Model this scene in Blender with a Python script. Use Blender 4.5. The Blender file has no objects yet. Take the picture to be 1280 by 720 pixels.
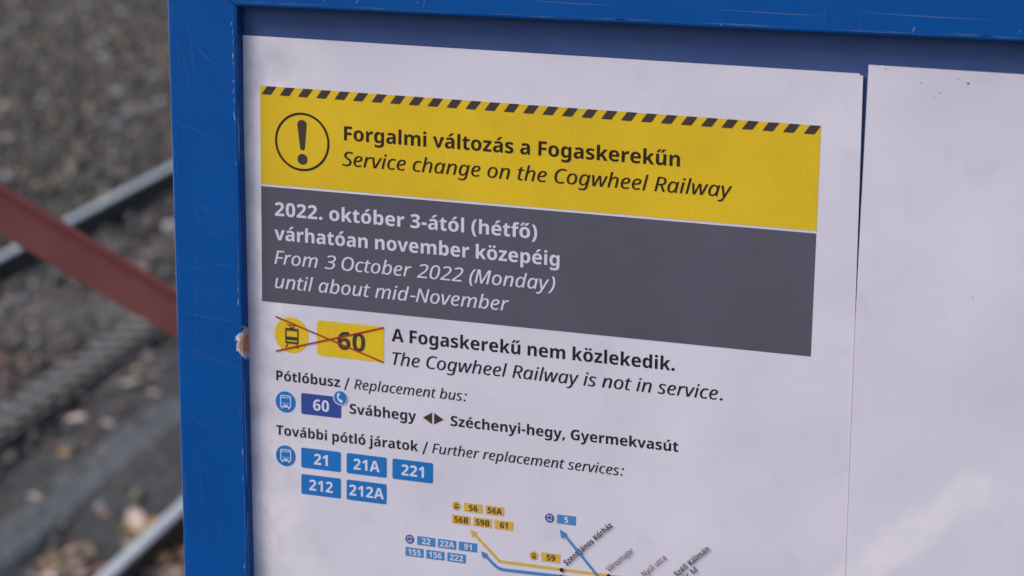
import bpy, math, random
import numpy as np
from mathutils import Vector, Matrix
from mathutils.geometry import tessellate_polygon

random.seed(7)
rng = np.random.default_rng(11)
scene = bpy.context.scene
COL = scene.collection

# ------------------------------------------------------------------ camera
CAM = Vector((0.3674, -1.0705, 1.600))
RIGHT = Vector((0.945632, 0.325229, 0.002504))
UP = Vector((-0.077734, 0.218530, 0.972729))
FWD = Vector((-0.315813, 0.920038, -0.231930))
cd = bpy.data.cameras.new("camera")
cam = bpy.data.objects.new("camera", cd)
COL.objects.link(cam)
cam.matrix_world = Matrix(((RIGHT.x, UP.x, -FWD.x, CAM.x), (RIGHT.y, UP.y, -FWD.y, CAM.y),
                           (RIGHT.z, UP.z, -FWD.z, CAM.z), (0, 0, 0, 1)))
cd.sensor_width = 36
cd.lens = 87.74
cd.clip_start = 0.02
cd.clip_end = 2000
cd.dof.use_dof = True
cd.dof.focus_distance = 1.15
cd.dof.aperture_fstop = 11.5
scene.camera = cam

# ------------------------------------------------------------------ sky, sun, exposure
SUN_EL, SUN_AZ = 48.0, 238.0          # degrees; azimuth measured clockwise from +Y
world = bpy.data.worlds.new("World")
scene.world = world
world.use_nodes = True
wn = world.node_tree.nodes
bg = wn["Background"]
sky = wn.new("ShaderNodeTexSky")
sky.sky_type = 'NISHITA'
sky.sun_disc = False
sky.sun_elevation = math.radians(SUN_EL)
sky.sun_rotation = math.radians(SUN_AZ)
sky.air_density = 1.0
sky.dust_density = 4.0
sky.ozone_density = 1.5
world.node_tree.links.new(sky.outputs[0], bg.inputs[0])
bg.inputs[1].default_value = 0.11
sl = bpy.data.lights.new("sun", 'SUN')
sl.energy = 1.4
sl.angle = math.radians(22)
sl.color = (1.0, 0.93, 0.88)
so = bpy.data.objects.new("sun", sl)
COL.objects.link(so)
az, el = math.radians(SUN_AZ), math.radians(SUN_EL)
sdir = Vector((math.sin(az) * math.cos(el), math.cos(az) * math.cos(el), math.sin(el)))
so.rotation_euler = sdir.to_track_quat('Z', 'Y').to_euler()
so.location = sdir * 30

scene.view_settings.view_transform = 'Standard'
scene.view_settings.look = 'None'
scene.view_settings.gamma = 1
scene.view_settings.use_curve_mapping = False
scene.view_settings.exposure = 0.75
scene.render.engine = 'CYCLES'
scene.cycles.use_denoising = True

# ------------------------------------------------------------------ materials
def new_mat(name):
    m = bpy.data.materials.new(name)
    m.use_nodes = True
    nt = m.node_tree
    return m, nt, nt.nodes["Principled BSDF"]

def N(nt, kind, **kw):
    n = nt.nodes.new(kind)
    for k, v in kw.items():
        setattr(n, k, v)
    return n

def math_n(nt, op, a, b=None, clamp=False):
    n = N(nt, "ShaderNodeMath", operation=op, use_clamp=clamp)
    for i, v in enumerate((a, b)):
        if v is None: continue
        if isinstance(v, (int, float)): n.inputs[i].default_value = v
        else: nt.links.new(v, n.inputs[i])
    return n.outputs[0]

def mixc(nt, fac, a, b):
    n = N(nt, "ShaderNodeMix", data_type='RGBA')
    for sock, v in ((n.inputs[0], fac), (n.inputs[6], a), (n.inputs[7], b)):
        if isinstance(v, (int, float)): sock.default_value = v
        elif isinstance(v, tuple): sock.default_value = v if len(v) == 4 else v + (1,)
        else: nt.links.new(v, sock)
    return n.outputs[2]

def ramp(nt, fac, stops):
    n = N(nt, "ShaderNodeValToRGB")
    e = n.color_ramp.elements
    while len(e) < len(stops): e.new(0.5)
    for el_, (p, c) in zip(e, stops):
        el_.position = p
        el_.color = (c, c, c, 1) if isinstance(c, (int, float)) else tuple(c) + (1,)
    nt.links.new(fac, n.inputs[0])
    return n.outputs[0]

def coords(nt):
    return N(nt, "ShaderNodeTexCoord").outputs["Object"]

def noise(nt, vec, scale, detail=4, rough=0.55):
    n = N(nt, "ShaderNodeTexNoise")
    n.inputs["Scale"].default_value = scale
    n.inputs["Detail"].default_value = detail
    n.inputs["Roughness"].default_value = rough
    if vec is not None: nt.links.new(vec, n.inputs["Vector"])
    return n.outputs["Fac"]

def scaled(nt, vec, s, loc=(0, 0, 0), rot=(0, 0, 0)):
    n = N(nt, "ShaderNodeMapping")
    n.inputs["Scale"].default_value = s
    n.inputs["Location"].default_value = loc
    n.inputs["Rotation"].default_value = rot
    nt.links.new(vec, n.inputs["Vector"])
    return n.outputs[0]

def bump(nt, h, bsdf, strength, dist):
    b = N(nt, "ShaderNodeBump")
    b.inputs["Strength"].default_value = strength
    b.inputs["Distance"].default_value = dist
    nt.links.new(h, b.inputs["Height"])
    nt.links.new(b.outputs[0], bsdf.inputs["Normal"])

def ink(name, c, rough=0.45, var=0.08):
    """printed ink: a colour with a faint blotchy print density"""
    m, nt, b = new_mat(name)
    v = coords(nt)
    n1 = noise(nt, v, 16, 5, 0.6)
    n2 = noise(nt, v, 500, 2)
    f = math_n(nt, 'ADD', math_n(nt, 'MULTIPLY', n1, 0.75), math_n(nt, 'MULTIPLY', n2, 0.25))
    dark = tuple(x * (1 - var) for x in c)
    lite = tuple(min(1, x * (1 + var) + 0.004) for x in c)
    nt.links.new(mixc(nt, ramp(nt, f, ((0.3, 0.0), (0.7, 1.0))), dark, lite), b.inputs["Base Color"])
    b.inputs["Roughness"].default_value = rough
    b.inputs["Specular IOR Level"].default_value = 0.35
    return m

PAPER_C = (0.648, 0.625, 0.722)
def paper_mat(name, sheens, dirt_left=True):
    m, nt, b = new_mat(name)
    v = coords(nt)
    n1 = noise(nt, v, 9, 5, 0.6)
    n2 = noise(nt, v, 45, 4, 0.6)
    n3 = noise(nt, scaled(nt, v, (1, 1, 1), (3.1, 0, 1.7)), 22, 3, 0.5)
    lo = tuple(x * 0.91 for x in PAPER_C)
    hi = tuple(x * 1.03 for x in PAPER_C)
    c = mixc(nt, ramp(nt, n1, ((0.3, 0.0), (0.7, 1.0))), lo, hi)
    # grey handling smudges
    c = mixc(nt, ramp(nt, n2, ((0.56, 0.0), (0.72, 0.20))), c, (0.42, 0.40, 0.47))
    if dirt_left:
        sx = N(nt, "ShaderNodeSeparateXYZ"); nt.links.new(v, sx.inputs[0])
        near = ramp(nt, math_n(nt, 'ADD', math_n(nt, 'MULTIPLY', sx.outputs[0], 6.0), 1.0), ((0.10, 1.0), (0.42, 0.0)))
        blob = ramp(nt, n3, ((0.47, 0.0), (0.60, 0.75)))
        c = mixc(nt, math_n(nt, 'MULTIPLY', near, blob), c, (0.84, 0.81, 0.85))
        grime = ramp(nt, noise(nt, v, 60, 4, 0.65), ((0.46, 0.0), (0.68, 0.42)))
        c = mixc(nt, math_n(nt, 'MULTIPLY', near, grime), c, (0.32, 0.30, 0.32))
    for (ax, az_, bx, bz, w, fac) in sheens:           # pale sheen painted into the paper colour, with ragged soft edges
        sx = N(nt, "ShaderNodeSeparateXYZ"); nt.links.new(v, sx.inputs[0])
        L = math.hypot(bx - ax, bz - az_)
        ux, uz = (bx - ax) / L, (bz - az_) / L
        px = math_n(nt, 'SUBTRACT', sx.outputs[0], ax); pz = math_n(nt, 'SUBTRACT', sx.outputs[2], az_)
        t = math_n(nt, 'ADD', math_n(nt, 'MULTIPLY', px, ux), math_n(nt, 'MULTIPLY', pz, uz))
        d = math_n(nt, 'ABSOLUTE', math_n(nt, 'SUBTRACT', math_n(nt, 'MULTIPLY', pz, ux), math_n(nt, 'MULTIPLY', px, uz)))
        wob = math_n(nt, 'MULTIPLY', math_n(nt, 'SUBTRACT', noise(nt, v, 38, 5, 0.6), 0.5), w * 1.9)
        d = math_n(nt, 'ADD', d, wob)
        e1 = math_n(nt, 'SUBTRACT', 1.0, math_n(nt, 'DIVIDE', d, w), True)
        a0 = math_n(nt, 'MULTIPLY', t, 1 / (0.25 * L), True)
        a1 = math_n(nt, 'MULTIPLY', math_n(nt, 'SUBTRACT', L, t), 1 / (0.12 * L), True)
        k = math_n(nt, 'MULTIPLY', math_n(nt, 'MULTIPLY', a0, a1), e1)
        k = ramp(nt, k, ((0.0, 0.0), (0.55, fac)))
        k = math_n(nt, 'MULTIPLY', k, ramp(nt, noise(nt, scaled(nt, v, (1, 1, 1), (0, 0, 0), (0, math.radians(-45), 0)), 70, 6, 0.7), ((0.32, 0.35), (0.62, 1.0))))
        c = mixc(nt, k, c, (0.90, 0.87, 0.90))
    nt.links.new(c, b.inputs["Base Color"])
    b.inputs["Roughness"].default_value = 0.3
    b.inputs["Specular IOR Level"].default_value = 0.45
    bump(nt, noise(nt, v, 7, 2), b, 0.35, 0.012)
    return m

def blue_paint(name, base, chip=None):
    m, nt, b = new_mat(name)
    v = coords(nt)
    n1 = noise(nt, v, 26, 5)
    n2 = noise(nt, scaled(nt, v, (1, 1, 0.12)), 160, 4, 0.65)
    c = mixc(nt, ramp(nt, n1, ((0.3, 0.0), (0.75, 1.0))), tuple(x * 0.9 for x in base), tuple(x * 1.08 for x in base))
    c = mixc(nt, ramp(nt, n2, ((0.66, 0.0), (0.80, 0.22))), c, (0.030, 0.085, 0.24))
    if chip:
        cx, cz, rx, rz = chip
        sx = N(nt, "ShaderNodeSeparateXYZ"); nt.links.new(v, sx.inputs[0])
        dx = math_n(nt, 'DIVIDE', math_n(nt, 'SUBTRACT', sx.outputs[0], cx), rx)
        dz = math_n(nt, 'DIVIDE', math_n(nt, 'SUBTRACT', sx.outputs[2], cz), rz)
        d = math_n(nt, 'SQRT', math_n(nt, 'ADD', math_n(nt, 'MULTIPLY', dx, dx), math_n(nt, 'MULTIPLY', dz, dz)))
        d = math_n(nt, 'ADD', d, math_n(nt, 'MULTIPLY', math_n(nt, 'SUBTRACT', noise(nt, v, 420, 4, 0.7), 0.5), 1.7))
        primer = ramp(nt, d, ((0.92, 1.0), (1.0, 0.0)))
        rust = ramp(nt, d, ((0.52, 1.0), (0.74, 0.0)))
        rc = mixc(nt, noise(nt, v, 300, 3), (0.42, 0.12, 0.05), (0.60, 0.32, 0.17))
        c = mixc(nt, primer, c, (0.50, 0.49, 0.55))
        c = mixc(nt, rust, c, rc)
    nt.links.new(c, b.inputs["Base Color"])
    b.inputs["Roughness"].default_value = 0.38
    b.inputs["Specular IOR Level"].default_value = 0.15
    bump(nt, noise(nt, v, 700, 2), b, 0.05, 0.0004)
    return m

def ground_mat(name, c0, c1, c2, rough=0.9, sc=1.0):
    m, nt, b = new_mat(name)
    v = coords(nt)
    n1 = noise(nt, v, 1.6 * sc, 6, 0.6)
    n2 = noise(nt, v, 26 * sc, 5, 0.65)
    vo = N(nt, "ShaderNodeTexVoronoi"); vo.inputs["Scale"].default_value = 24 * sc
    nt.links.new(v, vo.inputs["Vector"])
    c = mixc(nt, ramp(nt, n1, ((0.35, 0.0), (0.68, 1.0))), c0, c1)
    c = mixc(nt, ramp(nt, n2, ((0.40, 0.0), (0.75, 0.8))), c, c2)
    hs = N(nt, "ShaderNodeHueSaturation"); nt.links.new(c, hs.inputs["Color"])
    sp = N(nt, "ShaderNodeSeparateColor"); nt.links.new(vo.outputs["Color"], sp.inputs[0])
    nt.links.new(math_n(nt, 'ADD', math_n(nt, 'MULTIPLY', sp.outputs[0], 0.7), 0.65), hs.inputs["Value"])
    nt.links.new(hs.outputs[0], b.inputs["Base Color"])
    b.inputs["Roughness"].default_value = rough
    bump(nt, math_n(nt, 'ADD', vo.outputs["Distance"], n2), b, 0.7, 0.02)
    return m

def attr_mat(name, rough=0.85):
    m, nt, b = new_mat(name)
    a = N(nt, "ShaderNodeAttribute", attribute_name="tone")
    n = noise(nt, coords(nt), 90, 4)
    hs = N(nt, "ShaderNodeHueSaturation")
    nt.links.new(a.outputs["Color"], hs.inputs["Color"])
    nt.links.new(math_n(nt, 'ADD', math_n(nt, 'MULTIPLY', n, 0.8), 0.6), hs.inputs["Value"])
    nt.links.new(hs.outputs[0], b.inputs["Base Color"])
    b.inputs["Roughness"].default_value = rough
    return m

def metal_mat(name, c0, c1, rough, metallic=0.0, sc=40):
    m, nt, b = new_mat(name)
    n = noise(nt, coords(nt), sc, 5, 0.6)
    nt.links.new(mixc(nt, ramp(nt, n, ((0.35, 0.0), (0.68, 1.0))), c0, c1), b.inputs["Base Color"])
    b.inputs["Roughness"].default_value = rough
    b.inputs["Metallic"].default_value = metallic
    bump(nt, n, b, 0.25, 0.003)
    return m

# ------------------------------------------------------------------ mesh helpers
class MB:
    def __init__(self):
        self.v, self.f = [], []
    def add(self, vs, fs):
        o = len(self.v)
        self.v += [tuple(p) for p in vs]
        self.f += [tuple(i + o for i in q) for q in fs]
        return self
    def box(self, a, b):
        (x0, y0, z0), (x1, y1, z1) = a, b
        return self.add([(x0, y0, z0), (x1, y0, z0), (x1, y1, z0), (x0, y1, z0), (x0, y0, z1), (x1, y0, z1), (x1, y1, z1), (x0, y1, z1)],
                        [(0, 3, 2, 1), (4, 5, 6, 7), (0, 1, 5, 4), (1, 2, 6, 5), (2, 3, 7, 6), (3, 0, 4, 7)])
    def loft(self, rings, cap=True):
        n = len(rings[0])
        vs = [p for r in rings for p in r]
        fs = []
        for k in range(len(rings) - 1):
            for i in range(n):
                j = (i + 1) % n
                fs.append((k * n + i, k * n + j, (k + 1) * n + j, (k + 1) * n + i))
        if cap:
            fs.append(tuple(reversed(range(n))))
            fs.append(tuple((len(rings) - 1) * n + i for i in range(n)))
        return self.add(vs, fs)
    def build(self, name, m, parent=None, smooth=False):
        me = bpy.data.meshes.new(name)
        me.from_pydata(self.v, [], self.f)
        me.update()
        if smooth:
            me.polygons.foreach_set("use_smooth", [True] * len(me.polygons))
        me.materials.append(m)
        o = bpy.data.objects.new(name, me)
        COL.objects.link(o)
        if parent: o.parent = parent
        return o

def tag(o, label=None, cat=None, group=None, kind=None):
    for k, v in (("label", label), ("category", cat), ("group", group), ("kind", kind)):
        if v: o[k] = v
    return o

def empty(name, loc=(0, 0, 0)):
    o = bpy.data.objects.new(name, None)
    o.location = loc
    o.empty_display_size = 0.1
    COL.objects.link(o)
    return o

# ------------------------------------------------------------------ glyph outlines
GLYPHS = '''b  260 
b( 345 40,274 40,399~ 112,624~ 187,714 315,714 247,621~ 176,394~ 176,275 176,158~ 247,-67~ 314,-158 187,-158 112,-71~ 40,151~
b) 345 305,274 305,151~ 232,-71~ 158,-158 31,-158 98,-67~ 168,158~ 168,275 168,394~ 98,621~ 30,714 158,714 232,624~ 305,399~
b, 296 222,116 229,105 216,53~ 171,-68~ 143,-129 30,-129 45,-65~ 71,63~ 78,116
b- 322 29,204 29,332 293,332 293,204
b. 288 55,72 55,118~ 105,158~ 144,158 183,158~ 233,117~ 233,72 233,29~ 183,-13~ 144,-13 105,-13~ 55,29~
b0 581 541,357 541,270~ 514,135~ 455,40~ 359,-10~ 290,-10 204,-10~ 93,78~ 40,242~ 40,357 40,473~ 88,637~ 199,724~ 290,724 376,724~ 487,637~ 541,473~|194,357 194,277~ 212,169~ 253,115~ 290,115 327,115~ 368,168~ 386,277~ 386,357 386,438~ 368,545~ 327,599~ 290,599 253,599~ 212,545~ 194,438~
b1 581 422,0 266,0 266,406 266,423~ 266,471~ 268,524~ 269,547 255,531~ 232,509~ 218,498 139,432 58,532 285,714 422,714
b2 581 538,0 37,0 37,107 215,288 269,344~ 335,418~ 364,478~ 364,512 364,554~ 313,594~ 274,594 234,594~ 162,556~ 119,520 34,621 65,648~ 136,695~ 227,724~ 288,724 359,724~ 462,675~ 518,588~ 518,531 518,471~ 473,374~ 385,277~ 322,218 235,135 235,130 538,130
b3 581 513,555 513,505~ 472,433~ 402,387~ 358,376 358,373 444,363~ 534,278~ 534,204 534,144~ 473,47~ 346,-10~ 245,-10 181,-10~ 83,10~ 38,29 38,161 84,137~ 184,114~ 227,114 307,114~ 371,166~ 371,212 371,244~ 338,286~ 264,307~ 201,307 148,307 148,426 202,426 259,426~ 328,451~ 361,495~ 361,523 361,561~ 308,598~ 263,598 229,598~ 170,581~ 124,558~ 107,547 40,651 82,681~ 196,724~ 282,724 392,724~ 513,632~
b4 581 564,147 476,147 476,0 324,0 324,147 18,147 18,264 330,715 476,715 476,267 564,267|324,402 324,418~ 325,456~ 327,491~ 328,519~ 329,526 324,526 315,505~ 296,471~ 284,453 156,267 324,267
b5 581 306,457 371,457~ 473,405~ 531,306~ 531,234 531,157~ 467,47~ 342,-10~ 249,-10 190,-10~ 90,10~ 52,29 52,160 89,141~ 194,114~ 239,114 282,114~ 342,139~ 374,190~ 374,227 374,279~ 305,335~ 234,335 207,335~ 148,325~ 127,319 66,352 93,714 482,714 482,582 225,582 213,447 229,450~ 271,457~
b6 581 42,303 42,364~ 59,486~ 104,593~ 184,676~ 309,724~ 399,724 420,724~ 477,719~ 495,716 495,592 476,597~ 428,602~ 397,602 337,602~ 257,570~ 209,511~ 187,430~ 184,382 190,382 204,406~ 244,443~ 302,465~ 342,465 404,465~ 495,413~ 544,311~ 544,239 544,161~ 485,49~ 376,-10~ 301,-10 246,-10~ 152,27~ 81,105~ 42,223~|298,114 341,114~ 393,174~ 393,236 393,287~ 348,346~ 301,346 268,346~ 222,317~ 196,273~ 196,249 196,225~ 209,177~ 234,138~ 272,114~
b7 581 114,0 377,583 40,583 40,714 542,714 542,617 277,0
b8 581 291,724 393,724~ 521,637~ 521,551 521,508~ 487,443~ 429,395~ 393,377 431,357~ 499,305~ 542,236~ 542,188 542,130~ 486,41~ 374,-10~ 291,-10 206,-10~ 94,39~ 39,127~ 39,186 39,235~ 75,305~ 138,354~ 175,373 144,393~ 92,444~ 61,510~ 61,552 61,609~ 120,685~ 225,724~|183,191 183,153~ 237,104~ 289,104 344,104~ 398,151~ 398,189 398,216~ 368,258~ 322,290~ 297,300 283,308 253,294~ 208,260~ 183,218~|290,610 255,610~ 207,573~ 207,539 207,516~ 229,481~ 268,453~ 291,442 313,452~ 350,478~ 374,514~ 374,539 374,573~ 326,610~
b9 581 540,404 540,315~ 504,164~ 421,52~ 283,-10~ 184,-10 162,-10~ 106,-7~ 87,-3 87,122 107,117~ 151,112~ 177,112 241,112~ 324,145~ 373,204~ 395,285~ 397,332 391,332 378,308~ 338,271~ 280,249~ 238,249 177,249~ 87,301~ 38,403~ 38,475 38,554~ 97,665~ 207,724~ 282,724 336,724~ 430,686~ 501,608~ 540,486~|285,599 241,599~ 189,540~ 189,477 189,426~ 235,368~ 282,368 314,368~ 360,397~ 386,441~ 386,465 386,489~ 374,537~ 349,576~ 311,599~
bA 694 526,0 472,166 222,166 168,0 0,0 250,717 443,717 694,0|388,448 384,463~ 367,524~ 351,588~ 347,608 342,586~ 327,525~ 313,468~ 307,448 258,295 437,295
bB 665 317,714 464,714~ 598,627~ 598,536 598,491~ 565,426~ 511,386~ 477,379 477,374 512,367~ 576,332~ 616,263~ 616,207 616,142~ 552,49~ 434,0~ 352,0 84,0 84,714|325,429 389,429~ 438,476~ 438,515 438,555~ 380,593~ 317,593 240,593 240,429|240,312 240,123 335,123 402,123~ 454,177~ 454,220 454,245~ 431,287~ 377,312~ 330,312
bF 532 238,0 84,0 84,714 498,714 498,587 238,587 238,408 480,408 480,281 238,281
bG 736 380,403 665,403 665,31 609,12~ 475,-10~ 399,-10 293,-10~ 139,73~ 55,238~ 55,358 55,470~ 141,634~ 308,724~ 428,724 492,724~ 608,700~ 652,680 601,556 563,574~ 475,595~ 427,595 355,595~ 261,532~ 216,424~ 216,355 216,282~ 260,176~ 348,120~ 416,120 444,120~ 499,126~ 517,131 517,279 380,279
bJ 323 12,-212 -18,-212~ -62,-205~ -79,-201 -79,-77 -63,-81~ -27,-87~ -7,-87 24,-87~ 65,-62~ 85,-8~ 85,35 85,714 241,714 241,49 241,-45~ 183,-160~ 80,-212~
bK 662 662,0 485,0 303,298 241,253 241,0 84,0 84,714 241,714 241,389 259,416~ 302,470~ 323,496 488,714 661,714 415,397
bM 945 397,0 218,555 214,555 216,535~ 220,469~ 223,392~ 223,355 223,0 84,0 84,714 296,714 471,179 475,179 649,714 861,714 861,0 716,0 716,359 716,393~ 718,467~ 722,533~ 723,554 719,554 541,0
bP 622 310,714 448,714~ 580,599~ 580,493 580,446~ 552,360~ 488,291~ 381,252~ 304,252 240,252 240,0 84,0 84,714|305,587 240,587 240,380 290,380 331,380~ 391,401~ 423,449~ 423,489 423,535~ 366,587~
bS 567 529,208 529,147~ 469,49~ 349,-10~ 258,-10 212,-10~ 139,-1~ 77,17~ 47,31 47,172 97,148~ 211,118~ 262,118 300,118~ 349,137~ 373,172~ 373,194 373,219~ 346,253~ 284,285~ 230,307 174,331~ 95,386~ 53,466~ 53,525 53,589~ 117,678~ 232,724~ 307,724 373,724~ 480,696~ 523,677 475,554 432,573~ 344,597~ 303,597 270,597~ 228,580~ 208,550~ 208,530 208,506~ 235,472~ 299,439~ 354,415 409,392~ 488,338~ 529,264~
bT 578 367,0 211,0 211,585 20,585 20,714 558,714 558,585 367,585
ba 600 319,556 421,556~ 530,459~ 530,364 530,0 423,0 393,74 389,74 366,45~ 317,7~ 254,-10~ 208,-10 160,-10~ 84,27~ 40,103~ 40,162 40,247~ 164,334~ 286,338 377,341 377,358 377,406~ 333,445~ 294,445 258,445~ 180,421~ 142,404 97,508 140,531~ 252,556~|321,250 252,247~ 196,206~ 196,168 196,134~ 235,102~ 267,102 314,102~ 378,157~ 378,208 378,252
bb 633 227,583 227,552~ 223,497~ 220,476 227,476 248,510~ 322,556~ 380,556 471,556~ 585,413~ 585,274 585,181~ 533,54~ 439,-10~ 377,-10 317,-10~ 248,33~ 227,59 216,59 191,0 73,0 73,760 227,760|330,434 293,434~ 247,403~ 227,339~ 227,288 227,270 227,193~ 272,115~ 332,115 380,115~ 429,197~ 429,276 429,355~ 381,434~
bc 518 311,-10 232,-10~ 113,49~ 47,174~ 47,271 47,371~ 119,497~ 244,557~ 323,557 371,557~ 456,537~ 490,520 444,403 414,416~ 353,433~ 322,433 284,433~ 231,398~ 203,326~ 203,272 203,218~ 232,148~ 284,114~ 321,114 363,114~ 441,138~ 474,157 474,32 443,13~ 364,-10~
bd 633 251,-10 161,-10~ 47,133~ 47,273 47,413~ 163,557~ 256,557 295,557~ 352,536~ 394,499~ 409,477 414,477 411,495~ 406,560~ 406,588 406,760 560,760 560,0 442,0 412,71 406,71 392,48~ 349,12~ 291,-10~|306,113 366,113~ 416,183~ 416,256 416,271 416,349~ 369,432~ 305,432 257,432~ 203,349~ 203,270 203,191~ 257,113~
be 598 307,557 383,557~ 494,499~ 553,388~ 553,308 553,234 203,234 205,174~ 276,104~ 342,104 393,104~ 477,123~ 521,144 521,29 481,9~ 392,-10~ 326,-10 245,-10~ 119,50~ 47,175~ 47,270 47,365~ 112,493~ 229,557~|311,448 266,448~ 211,392~ 206,336 410,336 410,369~ 387,418~ 344,448~
bf 388 378,431 254,431 254,0 100,0 100,431 19,431 19,506 103,547 103,564 103,670~ 192,765~ 286,765 325,765~ 388,753~ 419,742 385,638 370,642~ 333,650~ 312,650 282,650~ 254,611~ 254,569 254,547 378,547
bg 633 255,557 311,557~ 387,514~ 412,478 416,478 429,547 560,547 560,-4 560,-81~ 500,-186~ 378,-240~ 285,-240 221,-240~ 121,-225~ 77,-207 77,-77 123,-97~ 217,-119~ 280,-119 342,-119~ 407,-62~ 407,-12 407,2 407,15~ 409,54~ 412,70 406,70 384,34~ 309,-10~ 253,-10 159,-10~ 47,136~ 47,273 47,408~ 161,557~|305,436 272,436~ 226,398~ 203,324~ 203,270 203,189~ 255,110~ 307,110 337,110~ 378,128~ 404,162~ 417,216~ 417,252 417,275 417,329~ 395,400~ 346,436~
bh 651 227,610 227,565~ 222,496~ 220,477 228,477 245,505~ 293,540~ 352,556~ 385,556 444,556~ 531,515~ 581,427~ 581,356 581,0 427,0 427,317 427,376~ 386,434~ 341,434 298,434~ 248,393~ 227,313~ 227,255 227,0 73,0 73,760 227,760
bi 301 227,547 227,0 74,0 74,547|151,762 184,762~ 235,730~ 235,687 235,646~ 184,614~ 151,614 116,614~ 68,646~ 68,687 68,730~ 116,762~
bj 300 41,-240 17,-240~ -35,-233~ -52,-228 -52,-107 -37,-111~ -8,-117~ 9,-117 35,-117~ 73,-83~ 73,-33 73,547 227,547 227,-58 227,-108~ 190,-191~ 109,-240~|67,687 67,730~ 116,762~ 150,762 184,762~ 234,730~ 234,687 234,646~ 184,614~ 150,614 116,614~ 67,646~
bk 614 227,425 227,398~ 222,327~ 218,298 222,298 230,309~ 251,339~ 274,371~ 283,382 424,547 597,547 396,314 610,0 433,0 288,217 227,168 227,0 73,0 73,760 227,760
bl 299 227,0 73,0 73,760 227,760
bm 976 716,557 810,557~ 906,462~ 906,356 906,0 753,0 753,317 753,380~ 712,434~ 671,434 613,434~ 566,350~ 566,272 566,0 413,0 413,317 413,358~ 395,410~ 360,434~ 332,434 291,434~ 245,393~ 227,313~ 227,255 227,0 73,0 73,547 190,547 213,477 218,477 234,502~ 281,538~ 343,557~ 381,557 442,557~ 523,515~ 546,475 551,475 578,515~ 664,557~
bn 651 387,557 477,557~ 581,462~ 581,356 581,0 428,0 428,317 428,376~ 386,434~ 341,434 275,434~ 227,342~ 227,255 227,0 73,0 73,547 190,547 212,474 218,474 236,501~ 286,538~ 350,557~
bo 625 578,275 578,206~ 541,100~ 472,28~ 373,-10~ 311,-10 254,-10~ 157,28~ 86,100~ 47,206~ 47,275 47,366~ 111,491~ 231,557~ 314,557 392,557~ 510,491~ 578,366~|203,275 203,222~ 226,146~ 274,107~ 313,107 352,107~ 400,146~ 422,222~ 422,275 422,328~ 399,401~ 351,440~ 312,440 255,440~ 203,354~
bp 633 381,557 475,557~ 585,413~ 585,275 585,182~ 532,54~ 438,-10~ 377,-10 337,-10~ 279,11~ 240,42~ 227,59 221,59 223,41~ 227,-6~ 227,-31 227,-240 73,-240 73,547 198,547 219,476 227,476 241,498~ 282,535~ 341,557~|329,434 292,434~ 247,402~ 228,339~ 227,291 227,275 227,223~ 245,152~ 291,115~ 330,115 364,115~ 407,151~ 429,223~ 429,276 429,356~ 379,434~
br 449 376,557 392,557~ 426,553~ 436,551 421,407 410,409~ 381,413~ 359,413 336,413~ 290,399~ 250,368~ 227,316~ 227,277 227,0 73,0 73,547 189,547 212,455 219,455 235,483~ 283,530~ 343,557~
bs 503 461,162 461,110~ 413,32~ 312,-10~ 235,-10 177,-10~ 88,5~ 46,22 46,149 92,127~ 193,104~ 230,104 275,104~ 316,129~ 316,151 316,166~ 295,189~ 242,214~ 193,234 145,253~ 79,296~ 45,357~ 45,401 45,478~ 165,557~ 263,557 316,557~ 408,535~ 455,514 411,410 372,427~ 292,449~ 262,449 228,449~ 192,428~ 192,410 192,396~ 212,374~ 265,351~ 312,332 362,313~ 428,270~ 461,209~
bt 424 311,112 334,112~ 377,122~ 396,128 396,16 372,5~ 308,-10~ 265,-10 215,-10~ 138,22~ 93,101~ 93,173 93,431 22,431 22,496 104,547 148,662 247,662 247,547 390,547 390,431 247,431 247,182 247,147~ 281,112~
bu 651 578,547 578,0 460,0 440,70 432,70 415,42~ 362,6~ 298,-10~ 264,-10 206,-10~ 119,32~ 70,120~ 70,190 70,547 224,547 224,229 224,172~ 265,113~ 309,113 354,113~ 405,154~ 425,234~ 425,291 425,547
bv 574 208,0 0,547 161,547 262,224 266,214~ 275,182~ 282,150~ 283,137 287,137 288,150~ 296,181~ 306,212~ 309,223 413,547 574,547 365,0
by 574 0,547 162,547 264,234 269,220~ 277,189~ 284,158~ 286,143 290,143 293,165~ 307,213~ 314,234 415,547 574,547 350,-49 328,-110~ 266,-196~ 177,-240~ 112,-240 87,-240~ 49,-235~ 36,-232 36,-111 47,-113~ 78,-117~ 95,-117 126,-117~ 168,-92~ 196,-50~ 206,-25 217,4
bz 494 463,0 29,0 29,90 280,429 44,429 44,547 454,547 454,448 211,118 463,118
bá 600 319,556 421,556~ 530,459~ 530,364 530,0 423,0 393,74 389,74 366,45~ 317,7~ 254,-10~ 208,-10 160,-10~ 84,27~ 40,103~ 40,162 40,247~ 164,334~ 286,338 377,341 377,358 377,406~ 333,445~ 294,445 258,445~ 180,421~ 142,404 97,508 140,531~ 252,556~|321,250 252,247~ 196,206~ 196,168 196,134~ 235,102~ 267,102 314,102~ 378,157~ 378,208 378,252|507,756 492,742~ 445,701~ 391,658~ 340,619~ 320,606 218,606 218,619 235,638~ 278,690~ 321,744~ 335,766 507,766
bé 598 307,557 383,557~ 494,499~ 553,388~ 553,308 553,234 203,234 205,174~ 276,104~ 342,104 393,104~ 477,123~ 521,144 521,29 481,9~ 392,-10~ 326,-10 245,-10~ 119,50~ 47,175~ 47,270 47,365~ 112,493~ 229,557~|311,448 266,448~ 211,392~ 206,336 410,336 410,369~ 387,418~ 344,448~|506,756 492,742~ 445,701~ 390,658~ 339,619~ 320,606 218,606 218,619 234,638~ 278,690~ 320,744~ 335,766 506,766
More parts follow.
